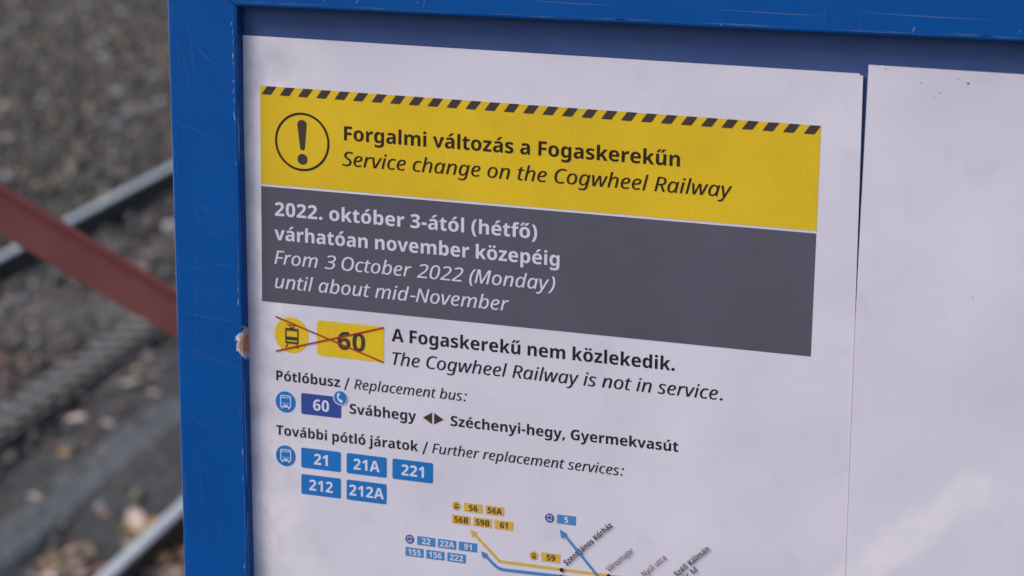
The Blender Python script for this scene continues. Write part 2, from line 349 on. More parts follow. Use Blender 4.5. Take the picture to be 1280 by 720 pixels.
bó 625 578,275 578,206~ 541,100~ 472,28~ 373,-10~ 311,-10 254,-10~ 157,28~ 86,100~ 47,206~ 47,275 47,366~ 111,491~ 231,557~ 314,557 392,557~ 510,491~ 578,366~|203,275 203,222~ 226,146~ 274,107~ 313,107 352,107~ 400,146~ 422,222~ 422,275 422,328~ 399,401~ 351,440~ 312,440 255,440~ 203,354~|519,756 504,742~ 458,701~ 403,658~ 352,619~ 333,606 231,606 231,619 247,638~ 290,690~ 333,744~ 348,766 519,766
bö 625 578,275 578,206~ 541,100~ 472,28~ 373,-10~ 311,-10 254,-10~ 157,28~ 86,100~ 47,206~ 47,275 47,366~ 111,491~ 231,557~ 314,557 392,557~ 510,491~ 578,366~|203,275 203,222~ 226,146~ 274,107~ 313,107 352,107~ 400,146~ 422,222~ 422,275 422,328~ 399,401~ 351,440~ 312,440 255,440~ 203,354~|134,687 134,722~ 175,754~ 204,754 233,754~ 275,722~ 275,687 275,653~ 233,620~ 204,620 175,620~ 134,653~|352,687 352,722~ 392,754~ 422,754 450,754~ 492,722~ 492,687 492,653~ 450,620~ 422,620 392,620~ 352,653~
bú 651 578,547 578,0 460,0 440,70 432,70 415,42~ 362,6~ 298,-10~ 264,-10 206,-10~ 119,32~ 70,120~ 70,190 70,547 224,547 224,229 224,172~ 265,113~ 309,113 354,113~ 405,154~ 425,234~ 425,291 425,547|532,756 517,742~ 470,701~ 416,658~ 364,619~ 345,606 243,606 243,619 260,638~ 303,690~ 346,744~ 360,766 532,766
bő 625 578,275 578,206~ 541,100~ 472,28~ 373,-10~ 311,-10 254,-10~ 157,28~ 86,100~ 47,206~ 47,275 47,366~ 111,491~ 231,557~ 314,557 392,557~ 510,491~ 578,366~|203,275 203,222~ 226,146~ 274,107~ 313,107 352,107~ 400,146~ 422,222~ 422,275 422,328~ 399,401~ 351,440~ 312,440 255,440~ 203,354~|540,756 532,743~ 493,703~ 443,659~ 393,619~ 374,606 293,606 293,619 307,638~ 343,690~ 378,744~ 389,766 540,766|331,756 323,743~ 285,703~ 234,659~ 185,619~ 167,606 85,606 85,619 99,638~ 135,690~ 169,744~ 181,766 331,766
bű 651 578,547 578,0 460,0 440,70 432,70 415,42~ 362,6~ 298,-10~ 264,-10 206,-10~ 119,32~ 70,120~ 70,190 70,547 224,547 224,229 224,172~ 265,113~ 309,113 354,113~ 405,154~ 425,234~ 425,291 425,547|552,756 544,743~ 505,703~ 455,659~ 406,619~ 387,606 306,606 306,619 320,638~ 355,690~ 390,744~ 402,766 552,766|344,756 336,743~ 297,703~ 246,659~ 197,619~ 179,606 98,606 98,619 112,638~ 147,690~ 181,744~ 194,766 344,766
i  260 
i( 300 98,274 123,396~ 242,623~ 337,714 420,714 330,620~ 212,394~ 187,275 162,159~ 187,-64~ 236,-158 154,-158 96,-70~ 72,153~
i) 300 318,274 292,153~ 174,-70~ 80,-158 -2,-158 87,-64~ 204,159~ 229,275 254,394~ 230,620~ 180,714 263,714 320,623~ 343,396~
i- 322 88,227 105,309 347,309 330,227
i. 268 83,54 91,91~ 133,121~ 158,121 184,121~ 215,91~ 207,54 200,18~ 156,-14~ 130,-14 105,-14~ 76,18~
i0 572 598,358 580,271~ 525,135~ 448,40~ 347,-10~ 283,-10 203,-10~ 116,78~ 100,243~ 124,358 149,474~ 230,638~ 352,725~ 437,725 517,725~ 605,638~ 623,474~|212,358 192,260~ 193,130~ 245,65~ 299,65 353,65~ 431,129~ 489,260~ 509,358 530,456~ 527,585~ 476,650~ 422,650 368,650~ 289,585~ 233,456~
i2 572 520,0 48,0 63,73 290,262 355,316~ 447,400~ 502,481~ 512,529 524,588~ 467,649~ 411,649 359,649~ 273,613~ 225,581 190,640 223,664~ 298,702~ 382,724~ 427,724 494,724~ 580,678~ 616,593~ 603,534 591,478~ 525,380~ 423,285~ 357,231 177,84 176,80 537,80
i3 572 608,547 598,499~ 547,429~ 471,385~ 424,376 423,372 507,362~ 573,274~ 558,203 545,141~ 466,44~ 334,-10~ 239,-10 183,-10~ 90,7~ 51,29 68,111 109,89~ 207,64~ 255,64 351,64~ 452,139~ 466,205 476,250~ 440,305~ 356,331~ 293,331 224,331 239,406 309,406 368,406~ 454,440~ 508,501~ 517,541 528,593~ 470,650~ 410,650 372,650~ 306,635~ 248,608~ 217,590 186,650 230,680~ 352,724~ 424,724 536,724~ 624,624~
i: 268 83,54 91,91~ 133,121~ 158,121 184,121~ 215,91~ 207,54 200,18~ 156,-14~ 130,-14 105,-14~ 76,18~|173,482 181,520~ 224,550~ 248,550 274,550~ 305,520~ 297,482 290,446~ 246,414~ 220,414 195,414~ 166,446~
iC 587 326,-10 207,-10~ 72,136~ 72,263 72,327~ 102,459~ 163,577~ 256,670~ 380,724~ 458,724 558,724~ 632,684 596,610 569,624~ 502,645~ 458,645 383,645~ 274,578~ 202,467~ 167,333~ 167,265 167,174~ 260,69~ 342,69 383,69~ 462,85~ 500,98 500,20 461,6~ 382,-10~
iF 477 41,0 192,714 554,714 538,635 264,635 211,381 467,381 450,302 194,302 130,0
iM 841 40,0 191,714 317,714 386,131 390,131 707,714 844,714 696,0 606,0 696,424 710,489~ 735,595~ 744,627 742,627 398,0 327,0 251,626 247,626 245,606~ 236,539~ 223,464~ 215,429 124,0
iN 707 40,0 191,714 286,714 505,124 508,124 513,160~ 533,271~ 543,321 627,714 712,714 561,0 466,0 245,592 242,592 240,571~ 228,503~ 214,425~ 206,388 124,0
iO 721 337,-10 209,-10~ 72,139~ 72,267 72,359~ 121,525~ 215,652~ 349,725~ 433,725 555,725~ 690,575~ 690,444 690,351~ 645,187~ 556,62~ 424,-10~|340,69 400,69~ 494,129~ 560,234~ 595,370~ 595,446 595,541~ 505,646~ 427,646 367,646~ 271,587~ 203,484~ 167,347~ 167,269 167,175~ 259,69~
iR 573 41,0 192,714 349,714 569,714~ 569,533 569,456~ 488,342~ 391,315 509,0 411,0 309,295 192,295 130,0|208,371 286,371 386,371~ 477,458~ 477,527 477,588~ 409,636~ 341,636 265,636
iS 505 185,-10 133,-10~ 54,6~ 19,22 19,110 49,94~ 132,68~ 186,68 231,68~ 307,96~ 353,154~ 353,200 353,240~ 300,296~ 235,334 197,357~ 138,406~ 105,471~ 105,517 105,583~ 169,676~ 276,724~ 340,724 396,724~ 481,702~ 519,682 485,606 459,620~ 381,645~ 340,645 279,645~ 200,581~ 200,523 200,493~ 222,452~ 268,419~ 302,398 345,373~ 410,322~ 447,256~ 447,207 447,100~ 304,-10~
iT 501 152,0 286,635 90,635 107,714 589,714 573,635 377,635 242,0
ia 568 193,-10 129,-10~ 48,83~ 48,173 48,248~ 87,383~ 157,486~ 253,546~ 311,546 364,546~ 430,490~ 446,453 451,453 483,536 550,536 436,0 366,0 379,99 375,99 341,55~ 249,-10~|222,63 259,63~ 330,117~ 387,209~ 403,266 411,295~ 416,344~ 416,365 416,412~ 364,472~ 320,472 281,472~ 215,423~ 165,338~ 138,230~ 138,171 138,117~ 182,63~
ib 579 269,-10 215,-10~ 148,45~ 132,82 127,82 94,0 28,0 189,760 277,760 239,580 232,546~ 215,481~ 203,438~ 202,436 206,436 242,480~ 327,545~ 383,545 449,545~ 530,453~ 530,363 530,290~ 494,156~ 426,51~ 330,-10~|262,63 302,63~ 368,114~ 415,200~ 440,308~ 440,364 440,472~ 355,472 322,472~ 253,423~ 195,338~ 160,230~ 160,171 160,123~ 210,63~
ic 453 247,-10 158,-10~ 48,90~ 48,190 48,262~ 87,391~ 160,489~ 264,546~ 328,546 363,546~ 433,532~ 461,520 436,447 416,456~ 361,472~ 329,472 272,472~ 186,395~ 138,267~ 138,191 138,130~ 201,63~ 256,63 291,63~ 354,83~ 385,96 385,22 357,8~ 288,-10~
id 579 193,-10 129,-10~ 48,82~ 48,173 48,247~ 84,380~ 153,485~ 250,545~ 311,545 365,545~ 430,490~ 446,453 451,453 456,487~ 466,549~ 473,585 510,760 597,760 436,0 364,0 375,99 371,99 335,54~ 249,-10~|223,63 256,63~ 324,112~ 382,196~ 417,304~ 417,364 417,412~ 370,472~ 317,472 277,472~ 212,421~ 164,335~ 138,227~ 138,171 138,63~
ie 499 242,-10 149,-10~ 48,99~ 48,192 48,256~ 85,381~ 155,484~ 254,546~ 316,546 392,546~ 469,480~ 469,421 469,369~ 404,283~ 266,232~ 156,232 139,232 138,223~ 137,203~ 137,195 137,134~ 197,63~ 258,63 296,63~ 364,85~ 404,104 404,29 366,12~ 293,-10~|152,303 159,303 219,303~ 321,324~ 383,373~ 383,414 383,440~ 348,473~ 311,473 263,473~ 174,384~
ig 579 186,-240 137,-240~ 54,-221~ 25,-206 25,-125 51,-141~ 140,-167~ 183,-167 245,-167~ 325,-107~ 341,-37 350,1 358,32~ 370,80~ 375,99 371,99 337,55~ 250,-10~ 194,-10 129,-10~ 48,83~ 48,173 48,246~ 84,380~ 153,485~ 250,546~ 311,546 365,546~ 431,490~ 447,453 451,453 484,536 551,536 429,-31 405,-144~ 282,-240~|223,63 257,63~ 325,113~ 382,198~ 416,306~ 416,364 416,412~ 371,472~ 318,472 278,472~ 212,421~ 164,335~ 138,227~ 138,171 138,63~
ih 579 28,0 189,760 277,760 234,563 227,533~ 211,468~ 202,436 207,436 226,461~ 278,511~ 345,545~ 388,545 450,545~ 523,476~ 523,408 523,389~ 517,349~ 512,326 442,0 354,0 425,336 434,381~ 434,402 434,435~ 401,472~ 364,472 330,472~ 251,425~ 184,319~ 165,231 116,0
ii 258 213,625 192,625~ 165,650~ 165,672 165,698~ 196,736~ 224,736 270,736~ 270,691 270,660~ 234,625~|28,0 142,536 230,536 116,0
il 258 27,0 189,760 277,760 115,0
im 875 28,0 142,536 214,536 203,437 208,437 226,462~ 275,512~ 339,546~ 380,546 435,546~ 495,483~ 501,427 505,427 525,457~ 580,511~ 648,546~ 689,546 751,546~ 819,478~ 819,414 819,390~ 813,349~ 808,326 739,0 650,0 722,336 727,359~ 731,391~ 731,406 731,436~ 698,472~ 663,472 631,472~ 558,424~ 495,323~ 478,242 427,0 339,0 410,336 419,381~ 419,402 419,435~ 389,472~ 354,472 322,472~ 248,425~ 184,319~ 165,231 116,0
in 579 24,-3 139,539 217,539 206,440 225,465~ 277,515~ 345,549~ 388,549 453,549~ 526,478~ 526,414 526,391~ 519,343~ 515,325 444,-3 350,-3 422,337 427,359~ 432,391~ 432,405 432,469~ 364,469 331,469~ 254,422~ 187,318~ 168,230 118,-3
io 563 248,-8 155,-8~ 48,103~ 48,198 48,260~ 82,382~ 149,482~ 250,543~ 316,543 410,543~ 516,432~ 516,336 516,275~ 482,153~ 415,53~ 315,-8~|253,65 301,65~ 379,132~ 426,258~ 426,346 426,376~ 405,433~ 357,470~ 317,470 262,470~ 181,395~ 137,270~ 137,195 137,133~ 198,65~
ip 579 -22,-240 142,536 214,536 202,436 206,436 241,480~ 329,545~ 385,545 450,545~ 530,453~ 530,362 530,289~ 494,155~ 426,50~ 329,-10~ 269,-10 215,-10~ 149,45~ 132,82 127,82 126,66~ 118,9~ 114,-9 65,-240|262,63 302,63~ 368,114~ 415,200~ 440,308~ 440,364 440,472~ 355,472 322,472~ 253,423~ 195,339~ 160,231~ 160,171 160,123~ 210,63~
ir 398 28,0 142,536 214,536 203,437 208,437 229,465~ 275,514~ 333,546~ 371,546 385,546~ 416,543~ 429,539 410,460 383,466~ 359,466 309,466~ 231,400~ 179,298~ 168,245 116,0
is 432 155,-10 106,-10~ 33,9~ 5,24 5,105 31,89~ 110,62~ 152,62 211,62~ 273,109~ 273,146 273,175~ 235,214~ 183,243 126,275~ 68,343~ 68,394 68,462~ 167,546~ 250,546 299,546~ 382,523~ 412,509 384,439 358,451~ 294,472~ 250,472 207,472~ 156,431~ 156,399 156,373~ 191,334~ 244,305 296,277~ 363,211~ 363,155 363,74~ 250,-10~
it 332 185,-10 131,-10~ 57,42~ 57,107 57,122~ 62,159~ 66,178 127,469 44,469 52,509 142,547 204,658 256,658 229,536 364,536 350,469 216,469 154,177 151,164~ 145,131~ 145,117 145,94~ 170,62~ 198,62 216,62~ 250,69~ 269,75 269,8 257,2~ 207,-10~
iu 579 189,-10 128,-10~ 55,58~ 55,123 55,146~ 62,187~ 66,209 136,536 225,536 153,199 144,156~ 144,132 144,100~ 177,63~ 214,63 248,63~ 327,111~ 396,217~ 414,305 463,536 550,536 436,0 364,0 375,99 370,99 351,75~ 300,24~ 233,-10~
iv 467 110,0 48,536 136,536 166,238 169,212~ 174,142~ 177,81~ 177,67 180,67 191,92~ 221,156~ 252,220~ 263,241 421,536 515,536 225,0
iw 723 79,0 57,536 143,536 151,250 153,195~ 149,106~ 147,77 151,77 159,98~ 181,155~ 206,212~ 216,233 357,536 452,536 469,249 471,212~ 472,115~ 470,77 474,77 487,115~ 527,218~ 551,273 668,536 761,536 513,0 407,0 392,290 390,330~ 390,404~ 391,451 387,451 374,414~ 347,351~ 323,300 183,0
iy 467 -25,-240 -49,-240~ -80,-234~ -94,-230 -94,-159 -80,-163~ -48,-168~ -30,-168 11,-168~ 67,-118~ 94,-70 129,-8 48,536 136,536 171,271 176,239~ 181,162~ 184,93~ 184,72 187,72 194,88~ 222,152~ 253,220~ 265,242 421,536 515,536 175,-90 135,-165~ 46,-240~
r  260 
r/ 386 9,0 275,714 378,714 112,0
rM 853 378,0 179,596 175,596 177,571~ 181,511~ 183,448~ 183,418 183,0 85,0 85,714 235,714 424,149 428,149 619,714 768,714 768,0 666,0 666,421 666,450~ 668,511~ 672,570~ 673,595 669,595 469,0
rN 707 622,0 495,0 179,570 175,570 177,545~ 180,485~ 182,423~ 182,393 182,0 85,0 85,714 212,714 527,149 530,149 529,171~ 526,231~ 524,296~ 524,322 524,714 622,714
rV 563 563,714 338,0 223,0 0,714 112,714 245,267 253,241~ 266,187~ 277,136~ 281,113 285,136~ 296,188~ 310,242~ 318,268 450,714
ra 522 271,549 362,549~ 450,457~ 450,364 450,0 376,0 357,75 354,75 334,46~ 289,8~ 232,-10~ 192,-10 146,-10~ 77,29~ 40,102~ 40,153 40,235~ 154,322~ 267,326 349,329 349,358 349,418~ 302,468~ 258,468 224,468~ 156,446~ 123,429 92,504 128,524~ 220,549~|286,258 209,254~ 145,203~ 145,155 145,112~ 189,71~ 225,71 279,71~ 349,142~ 349,211 349,260
rc 446 276,-10 207,-10~ 104,49~ 49,172~ 49,267 49,362~ 107,487~ 211,549~ 282,549 322,549~ 392,533~ 418,519 387,436 363,447~ 309,461~ 283,461 240,461~ 183,418~ 154,332~ 154,268 154,205~ 183,120~ 240,77~ 281,77 318,77~ 380,95~ 408,110 408,22 382,7~ 317,-10~
rj 253 31,-240 10,-240~ -27,-234~ -41,-229 -41,-144 -28,-148~ -1,-154~ 14,-154 41,-154~ 75,-117~ 75,-71 75,539 178,539 178,-74 178,-127~ 146,-201~ 82,-240~|69,683 69,715~ 101,745~ 127,745 152,745~ 185,715~ 185,683 185,652~ 152,621~ 127,621 102,621~ 69,652~
rl 252 177,0 75,0 75,760 177,760
rm 860 624,549 707,549~ 789,456~ 789,354 789,0 686,0 686,337 686,402~ 643,463~ 598,463 535,463~ 483,374~ 483,290 483,0 381,0 381,338 381,381~ 361,436~ 323,463~ 292,463 248,463~ 198,418~ 177,333~ 177,273 177,0 75,0 75,539 156,539 170,467 175,467 190,495~ 233,531~ 289,549~ 320,549 377,549~ 449,505~ 466,463 471,463 496,507~ 575,549~
ro 557 509,271 509,205~ 478,102~ 419,29~ 332,-10~ 277,-10 225,-10~ 141,29~ 81,102~ 48,205~ 48,271 48,359~ 102,484~ 206,549~ 280,549 348,549~ 452,485~ 509,361~|154,270 154,209~ 180,121~ 236,74~ 279,74 322,74~ 378,120~ 404,209~ 404,271 404,333~ 377,419~ 322,464~ 278,464 213,464~ 154,364~
rr 386 317,549 331,549~ 361,546~ 373,543 361,444 350,447~ 323,451~ 308,451 282,451~ 235,427~ 198,383~ 178,321~ 178,282 178,0 75,0 75,539 156,539 169,445 174,445 189,474~ 231,522~ 285,549~
rs 438 398,151 398,99~ 352,27~ 264,-10~ 202,-10 152,-10~ 75,7~ 44,22 44,117 75,99~ 159,74~ 200,74 251,74~ 299,111~ 299,144 299,162~ 280,192~ 231,222~ 186,241 141,261~ 77,303~ 43,361~ 43,404 43,473~ 147,549~ 231,549 276,549~ 355,530~ 391,512 358,434 328,448~ 262,468~ 229,468 187,468~ 141,436~ 141,409 141,389~ 162,361~ 213,333~ 257,314 301,294~ 365,252~ 398,194~
rt 343 253,76 271,76~ 308,83~ 322,88 322,9 305,0~ 255,-10~ 227,-10 185,-10~ 120,21~ 83,93~ 83,154 83,458 17,458 17,508 88,543 121,660 186,660 186,539 317,539 317,458 186,458 186,160 186,117~ 221,76~
ru 572 497,539 497,0 415,0 402,71 396,71 381,44~ 334,7~ 277,-10~ 245,-10 188,-10~ 110,34~ 71,121~ 71,187 71,539 174,539 174,205 174,140~ 219,77~ 267,77 315,77~ 371,119~ 394,202~ 394,263 394,539
ry 480 2,539 110,539 207,237 214,216~ 227,173~ 237,131~ 240,112 244,112 249,136~ 267,203~ 278,238 371,539 479,539 274,-69 256,-124~ 206,-201~ 136,-240~ 86,-240 65,-240~ 33,-235~ 19,-232 19,-148 30,-150~ 57,-154~ 71,-154 98,-154~ 136,-132~ 163,-89~ 173,-57 193,1
rá 522 271,549 362,549~ 450,457~ 450,364 450,0 376,0 357,75 354,75 334,46~ 289,8~ 232,-10~ 192,-10 146,-10~ 77,29~ 40,102~ 40,153 40,235~ 154,322~ 267,326 349,329 349,358 349,418~ 302,468~ 258,468 224,468~ 156,446~ 123,429 92,504 128,524~ 220,549~|286,258 209,254~ 145,203~ 145,155 145,112~ 189,71~ 225,71 279,71~ 349,142~ 349,211 349,260|418,756 408,742~ 372,702~ 329,659~ 287,620~ 270,606 202,606 202,618 218,640~ 253,691~ 286,744~ 298,766 418,766
ré 523 270,549 336,549~ 429,489~ 478,380~ 478,307 478,247 153,247 154,162~ 229,74~ 298,74 342,74~ 414,93~ 453,112 453,26 416,7~ 340,-10~ 289,-10 214,-10~ 106,55~ 49,179~ 49,266 49,357~ 102,483~ 202,549~|270,469 219,469~ 160,395~ 154,324 377,324 377,366~ 354,431~ 307,469~|418,756 408,742~ 372,702~ 330,659~ 288,620~ 270,606 202,606 202,618 219,640~ 254,691~ 287,744~ 298,766 418,766
rú 572 497,539 497,0 415,0 402,71 396,71 381,44~ 334,7~ 277,-10~ 245,-10 188,-10~ 110,34~ 71,121~ 71,187 71,539 174,539 174,205 174,140~ 219,77~ 267,77 315,77~ 371,119~ 394,202~ 394,263 394,539|440,756 430,742~ 394,702~ 352,659~ 310,620~ 292,606 224,606 224,618 240,640~ 276,691~ 309,744~ 320,766 440,766'''
FONT = {}
def inside(p, poly):
    r, n = False, len(poly)
    for i in range(n):
        (x0, y0), (x1, y1) = poly[i], poly[i - 1]
        if (y0 > p[1]) != (y1 > p[1]) and p[0] < (x1 - x0) * (p[1] - y0) / (y1 - y0) + x0: r = not r
    return r
def flatten(cs):
    pts = []
    for t in cs.split():
        off = t.endswith('~')
        x, y = t.rstrip('~').split(',')
        pts.append((float(x), float(y), not off))
    full = []
    n = len(pts)
    for i in range(n):
        a, b = pts[i], pts[(i + 1) % n]
        full.append(a)
        if not a[2] and not b[2]:
            full.append(((a[0] + b[0]) / 2, (a[1] + b[1]) / 2, True))
    k = next(i for i, p in enumerate(full) if p[2])
    full = full[k:] + full[:k]
    out = []
    i, n = 0, len(full)
    while i < n:
        p = full[i]
        out.append((p[0], p[1]))
        q = full[(i + 1) % n]
        if not q[2]:
            r = full[(i + 2) % n]
            for s in (0.25, 0.5, 0.75):
                out.append(((1 - s) ** 2 * p[0] + 2 * s * (1 - s) * q[0] + s * s * r[0],
                            (1 - s) ** 2 * p[1] + 2 * s * (1 - s) * q[1] + s * s * r[1]))
            i += 2
        else:
            i += 1
    return out
for line in GLYPHS.split('\n'):
    st, ch = line[0], line[1]
    adv, _, rest = line[3:].partition(' ')
    cons = [flatten(c) for c in rest.split('|')] if rest.strip() else []
    base, tris = [], []
    offs = [sum(len(q) for q in cons[:i]) for i in range(len(cons))]
    depth = [sum(inside(c[0], q) for q in cons if q is not c) for c in cons]
    for i, c in enumerate(cons):                         # every outer contour with the holes right inside it
        if depth[i] % 2: continue
        grp = [i] + [j for j in range(len(cons)) if depth[j] == depth[i] + 1 and inside(cons[j][0], c)]
        idx = [offs[j] + k for j in grp for k in range(len(cons[j]))]
        for t in tessellate_polygon([[Vector((x, y, 0)) for x, y in cons[j]] for j in grp]):
            tris.append(tuple(idx[k] for k in t))
    FONT[st, ch] = (float(adv), [p for c in cons for p in c], tris)

def text_extent(s, st):
    x, lo, hi = 0.0, 1e9, -1e9
    for ch in s:
        adv, pts, _ = FONT[st, ch]
        for p in pts:
            lo, hi = min(lo, x + p[0]), max(hi, x + p[0])
        x += adv
    return lo, hi

# ------------------------------------------------------------------ flat print on the notice
# notice coordinates: u mm right, v mm down from the banner's top left corner
NU, NV = 140.0, 396.3
def nxyz(u, v, layer):
    return ((u - NU) / 1000, -0.00008 * layer, (NV - v) / 1000)

class Print:
    def __init__(self, layer):
        self.mb, self.layer = MB(), layer
    def poly(self, pts):
        vs = [nxyz(u, v, self.layer) for u, v in pts]
        a = sum(pts[i][0] * pts[(i + 1) % len(pts)][1] - pts[(i + 1) % len(pts)][0] * pts[i][1] for i in range(len(pts)))
        idx = list(range(len(pts)))
        self.mb.add(vs, [tuple(reversed(idx)) if a > 0 else tuple(idx)])
        return self
    def rect(self, u0, v0, u1, v1):
        return self.poly([(u0, v0), (u1, v0), (u1, v1), (u0, v1)])
    def rrect(self, u0, v0, u1, v1, r, corners=(1, 1, 1, 1)):
        pts = []
        for k, (cu, cv, a0) in enumerate(((u0 + r, v0 + r, 180), (u1 - r, v0 + r, 270), (u1 - r, v1 - r, 0), (u0 + r, v1 - r, 90))):
            if not corners[k]:
                pts.append(((u0, v0), (u1, v0), (u1, v1), (u0, v1))[k]); continue
            for s in range(7):
                a = math.radians(a0 + 15 * s)
                pts.append((cu + r * math.cos(a), cv + r * math.sin(a)))
        return self.poly(pts)
    def disc(self, u, v, r, n=40):
        return self.poly([(u + r * math.cos(2 * math.pi * k / n), v + r * math.sin(2 * math.pi * k / n)) for k in range(n)])
    def ring(self, u, v, r0, r1, n=64):
        for k in range(n):
            a, b = 2 * math.pi * k / n, 2 * math.pi * (k + 1) / n
            self.poly([(u + r0 * math.cos(a), v + r0 * math.sin(a)), (u + r1 * math.cos(a), v + r1 * math.sin(a)),
                       (u + r1 * math.cos(b), v + r1 * math.sin(b)), (u + r0 * math.cos(b), v + r0 * math.sin(b))])
        return self
    def stroke(self, pts, w, closed=False):
        P = [Vector(p) for p in pts]
        n = len(P)
        offs = []
        for i in range(n):
            d0 = (P[i] - P[i - 1]).normalized() if (i or closed) else None
            d1 = (P[(i + 1) % n] - P[i]).normalized() if (i < n - 1 or closed) else None
            d0 = d0 or d1; d1 = d1 or d0
            t = (d0 + d1).normalized()
            nn = Vector((-t.y, t.x))
            offs.append(nn * (w / 2) / max(0.4, nn.dot(Vector((-d0.y, d0.x)))))
        for i in range(n if closed else n - 1):
            j = (i + 1) % n
            self.poly([tuple(P[i] + offs[i]), tuple(P[j] + offs[j]), tuple(P[j] - offs[j]), tuple(P[i] - offs[i])])
        return self
    def text(self, s, st, u0, v, em, u1=None, center=None, ang=0.0, sx=1.0):
        """baseline at v; glyph edges run from u0 to u1 when u1 is given"""
        lo, hi = text_extent(s, st)
        kx = em / 1000 * sx
        if u1 is not None: kx = (u1 - u0) / (hi - lo)
        if center is not None: u0 = center - kx * (hi - lo) / 2
        ca, sa = math.cos(ang), math.sin(ang)
        passes = ((-7, 0.0), (7, 0.35)) if st == 'i' else ((0, 0.0),)       # italics are printed a touch heavier
        for shift, lift in passes:
            x = -lo + shift
            for ch in s:
                adv, pts, tris = FONT[st, ch]
                vs = []
                for px, py in pts:
                    a, b = (x + px) * kx, -py * em / 1000
                    vs.append(nxyz(u0 + a * ca - b * sa, v + a * sa + b * ca, self.layer + lift))
                if tris: self.mb.add(vs, tris)
                x += adv
        return self
    def build(self, name, m, parent, label=None):
        o = self.mb.build(name, m, parent)
        if label: o["label"] = label
        return o

# ------------------------------------------------------------------ ground, track bed, platform
TR = Vector((-0.117574, 0.993064)); NN = Vector((0.993064, 0.117574))
def tk(a, p, z):
    q = Vector((CAM.x, CAM.y)) + TR * a + NN * p
    return (q.x, q.y, z)
RAIL_TOP = -0.253
BED = RAIL_TOP - 0.10
P_FAR, P_NEAR, P_RACK = -3.428, -1.933, -2.690

m_bed = ground_mat("track_bed_dirt", (0.040, 0.036, 0.033), (0.072, 0.064, 0.058), (0.098, 0.089, 0.081))
m_terrain = ground_mat("terrain_dirt", (0.055, 0.050, 0.044), (0.085, 0.080, 0.066), (0.11, 0.10, 0.085))
m_plat = ground_mat("platform_asphalt", (0.055, 0.055, 0.057), (0.075, 0.074, 0.074), (0.095, 0.094, 0.093), sc=3.0)
m_kerb = ground_mat("kerb_concrete", (0.24, 0.23, 0.22), (0.30, 0.29, 0.28), (0.34, 0.33, 0.32), sc=3.0)

def strip(a0, a1, p0, p1, z, na, npp, zf=None):
    mb = MB()
    vs = [tk(a0 + (a1 - a0) * i / na, p0 + (p1 - p0) * j / npp, z + (zf(a0 + (a1 - a0) * i / na, p0 + (p1 - p0) * j / npp) if zf else 0))
          for i in range(na + 1) for j in range(npp + 1)]
    fs = [(i * (npp + 1) + j, i * (npp + 1) + j + 1, (i + 1) * (npp + 1) + j + 1, (i + 1) * (npp + 1) + j) for i in range(na) for j in range(npp)]
    return mb.add(vs, [tuple(reversed(f)) if ((p1 > p0) == (a1 > a0)) and False else f for f in fs])

terr = MB().add([(-600, -600, BED - 0.06), (600, -600, BED - 0.06), (600, 600, BED - 0.06), (-600, 600, BED - 0.06)], [(0, 1, 2, 3)])
tag(terr.build("ground", m_terrain), kind="structure")
def bed_z(a, p):
    return 0.018 * math.sin(a * 2.3 + p * 3.1) + 0.012 * math.sin(a * 5.9 - p * 4.7 + 1) 
bedo = strip(-14, 40, -12, -1.30, BED, 216, 44, bed_z).build("track_bed", m_bed, smooth=True)
tag(bedo, kind="structure")
m_oily = ground_mat("oil_stained_dirt", (0.015, 0.0145, 0.0145), (0.027, 0.026, 0.026), (0.040, 0.038, 0.037), 0.8)
oil = strip(-12, 38, -2.56, -1.97, BED + 0.004, 216, 8, lambda a, p: 0.5 * bed_z(a, p) + 0.010).build("oily_ground", m_oily, smooth=True)
tag(oil, kind="structure")

EDGE = -1.28
pl = MB()
def slab(mb, p0, p1, z0, z1, a0=-14, a1=40):
    vs = [tk(a0, p0, z0), tk(a0, p1, z0), tk(a1, p1, z0), tk(a1, p0, z0), tk(a0, p0, z1), tk(a0, p1, z1), tk(a1, p1, z1), tk(a1, p0, z1)]
    mb.add(vs, [(0, 3, 2, 1), (4, 5, 6, 7), (0, 1, 5, 4), (1, 2, 6, 5), (2, 3, 7, 6), (3, 0, 4, 7)])
slab(pl, EDGE + 0.152, 8.0, BED - 0.3, 0.0)
tag(pl.build("platform", m_plat), kind="structure")
kb = MB()
slab(kb, EDGE, EDGE + 0.15, BED - 0.3, 0.012)
tag(kb.build("platform_kerb", m_kerb), kind="structure")

# ------------------------------------------------------------------ rails, rack, sleepers
m_rust = metal_mat("rail_rust", (0.030, 0.022, 0.018), (0.060, 0.042, 0.034), 0.75)
m_shine = metal_mat("rail_polished_steel", (0.52, 0.55, 0.56), (0.66, 0.68, 0.68), 0.42, 0.6, 9)
m_rackm = metal_mat("rack_steel", (0.075, 0.068, 0.062), (0.125, 0.115, 0.105), 0.55, 0.2)
m_tooth = metal_mat("rack_rung_worn_steel", (0.120, 0.118, 0.118), (0.185, 0.182, 0.182), 0.6, 0.0)

def profile_run(mb, prof, a0, a1, step=1.0):
    k = max(1, int((a1 - a0) / step))
    rings = [[tk(a0 + (a1 - a0) * i / k, p, z) for p, z in prof] for i in range(k + 1)]
    mb.loft(rings)

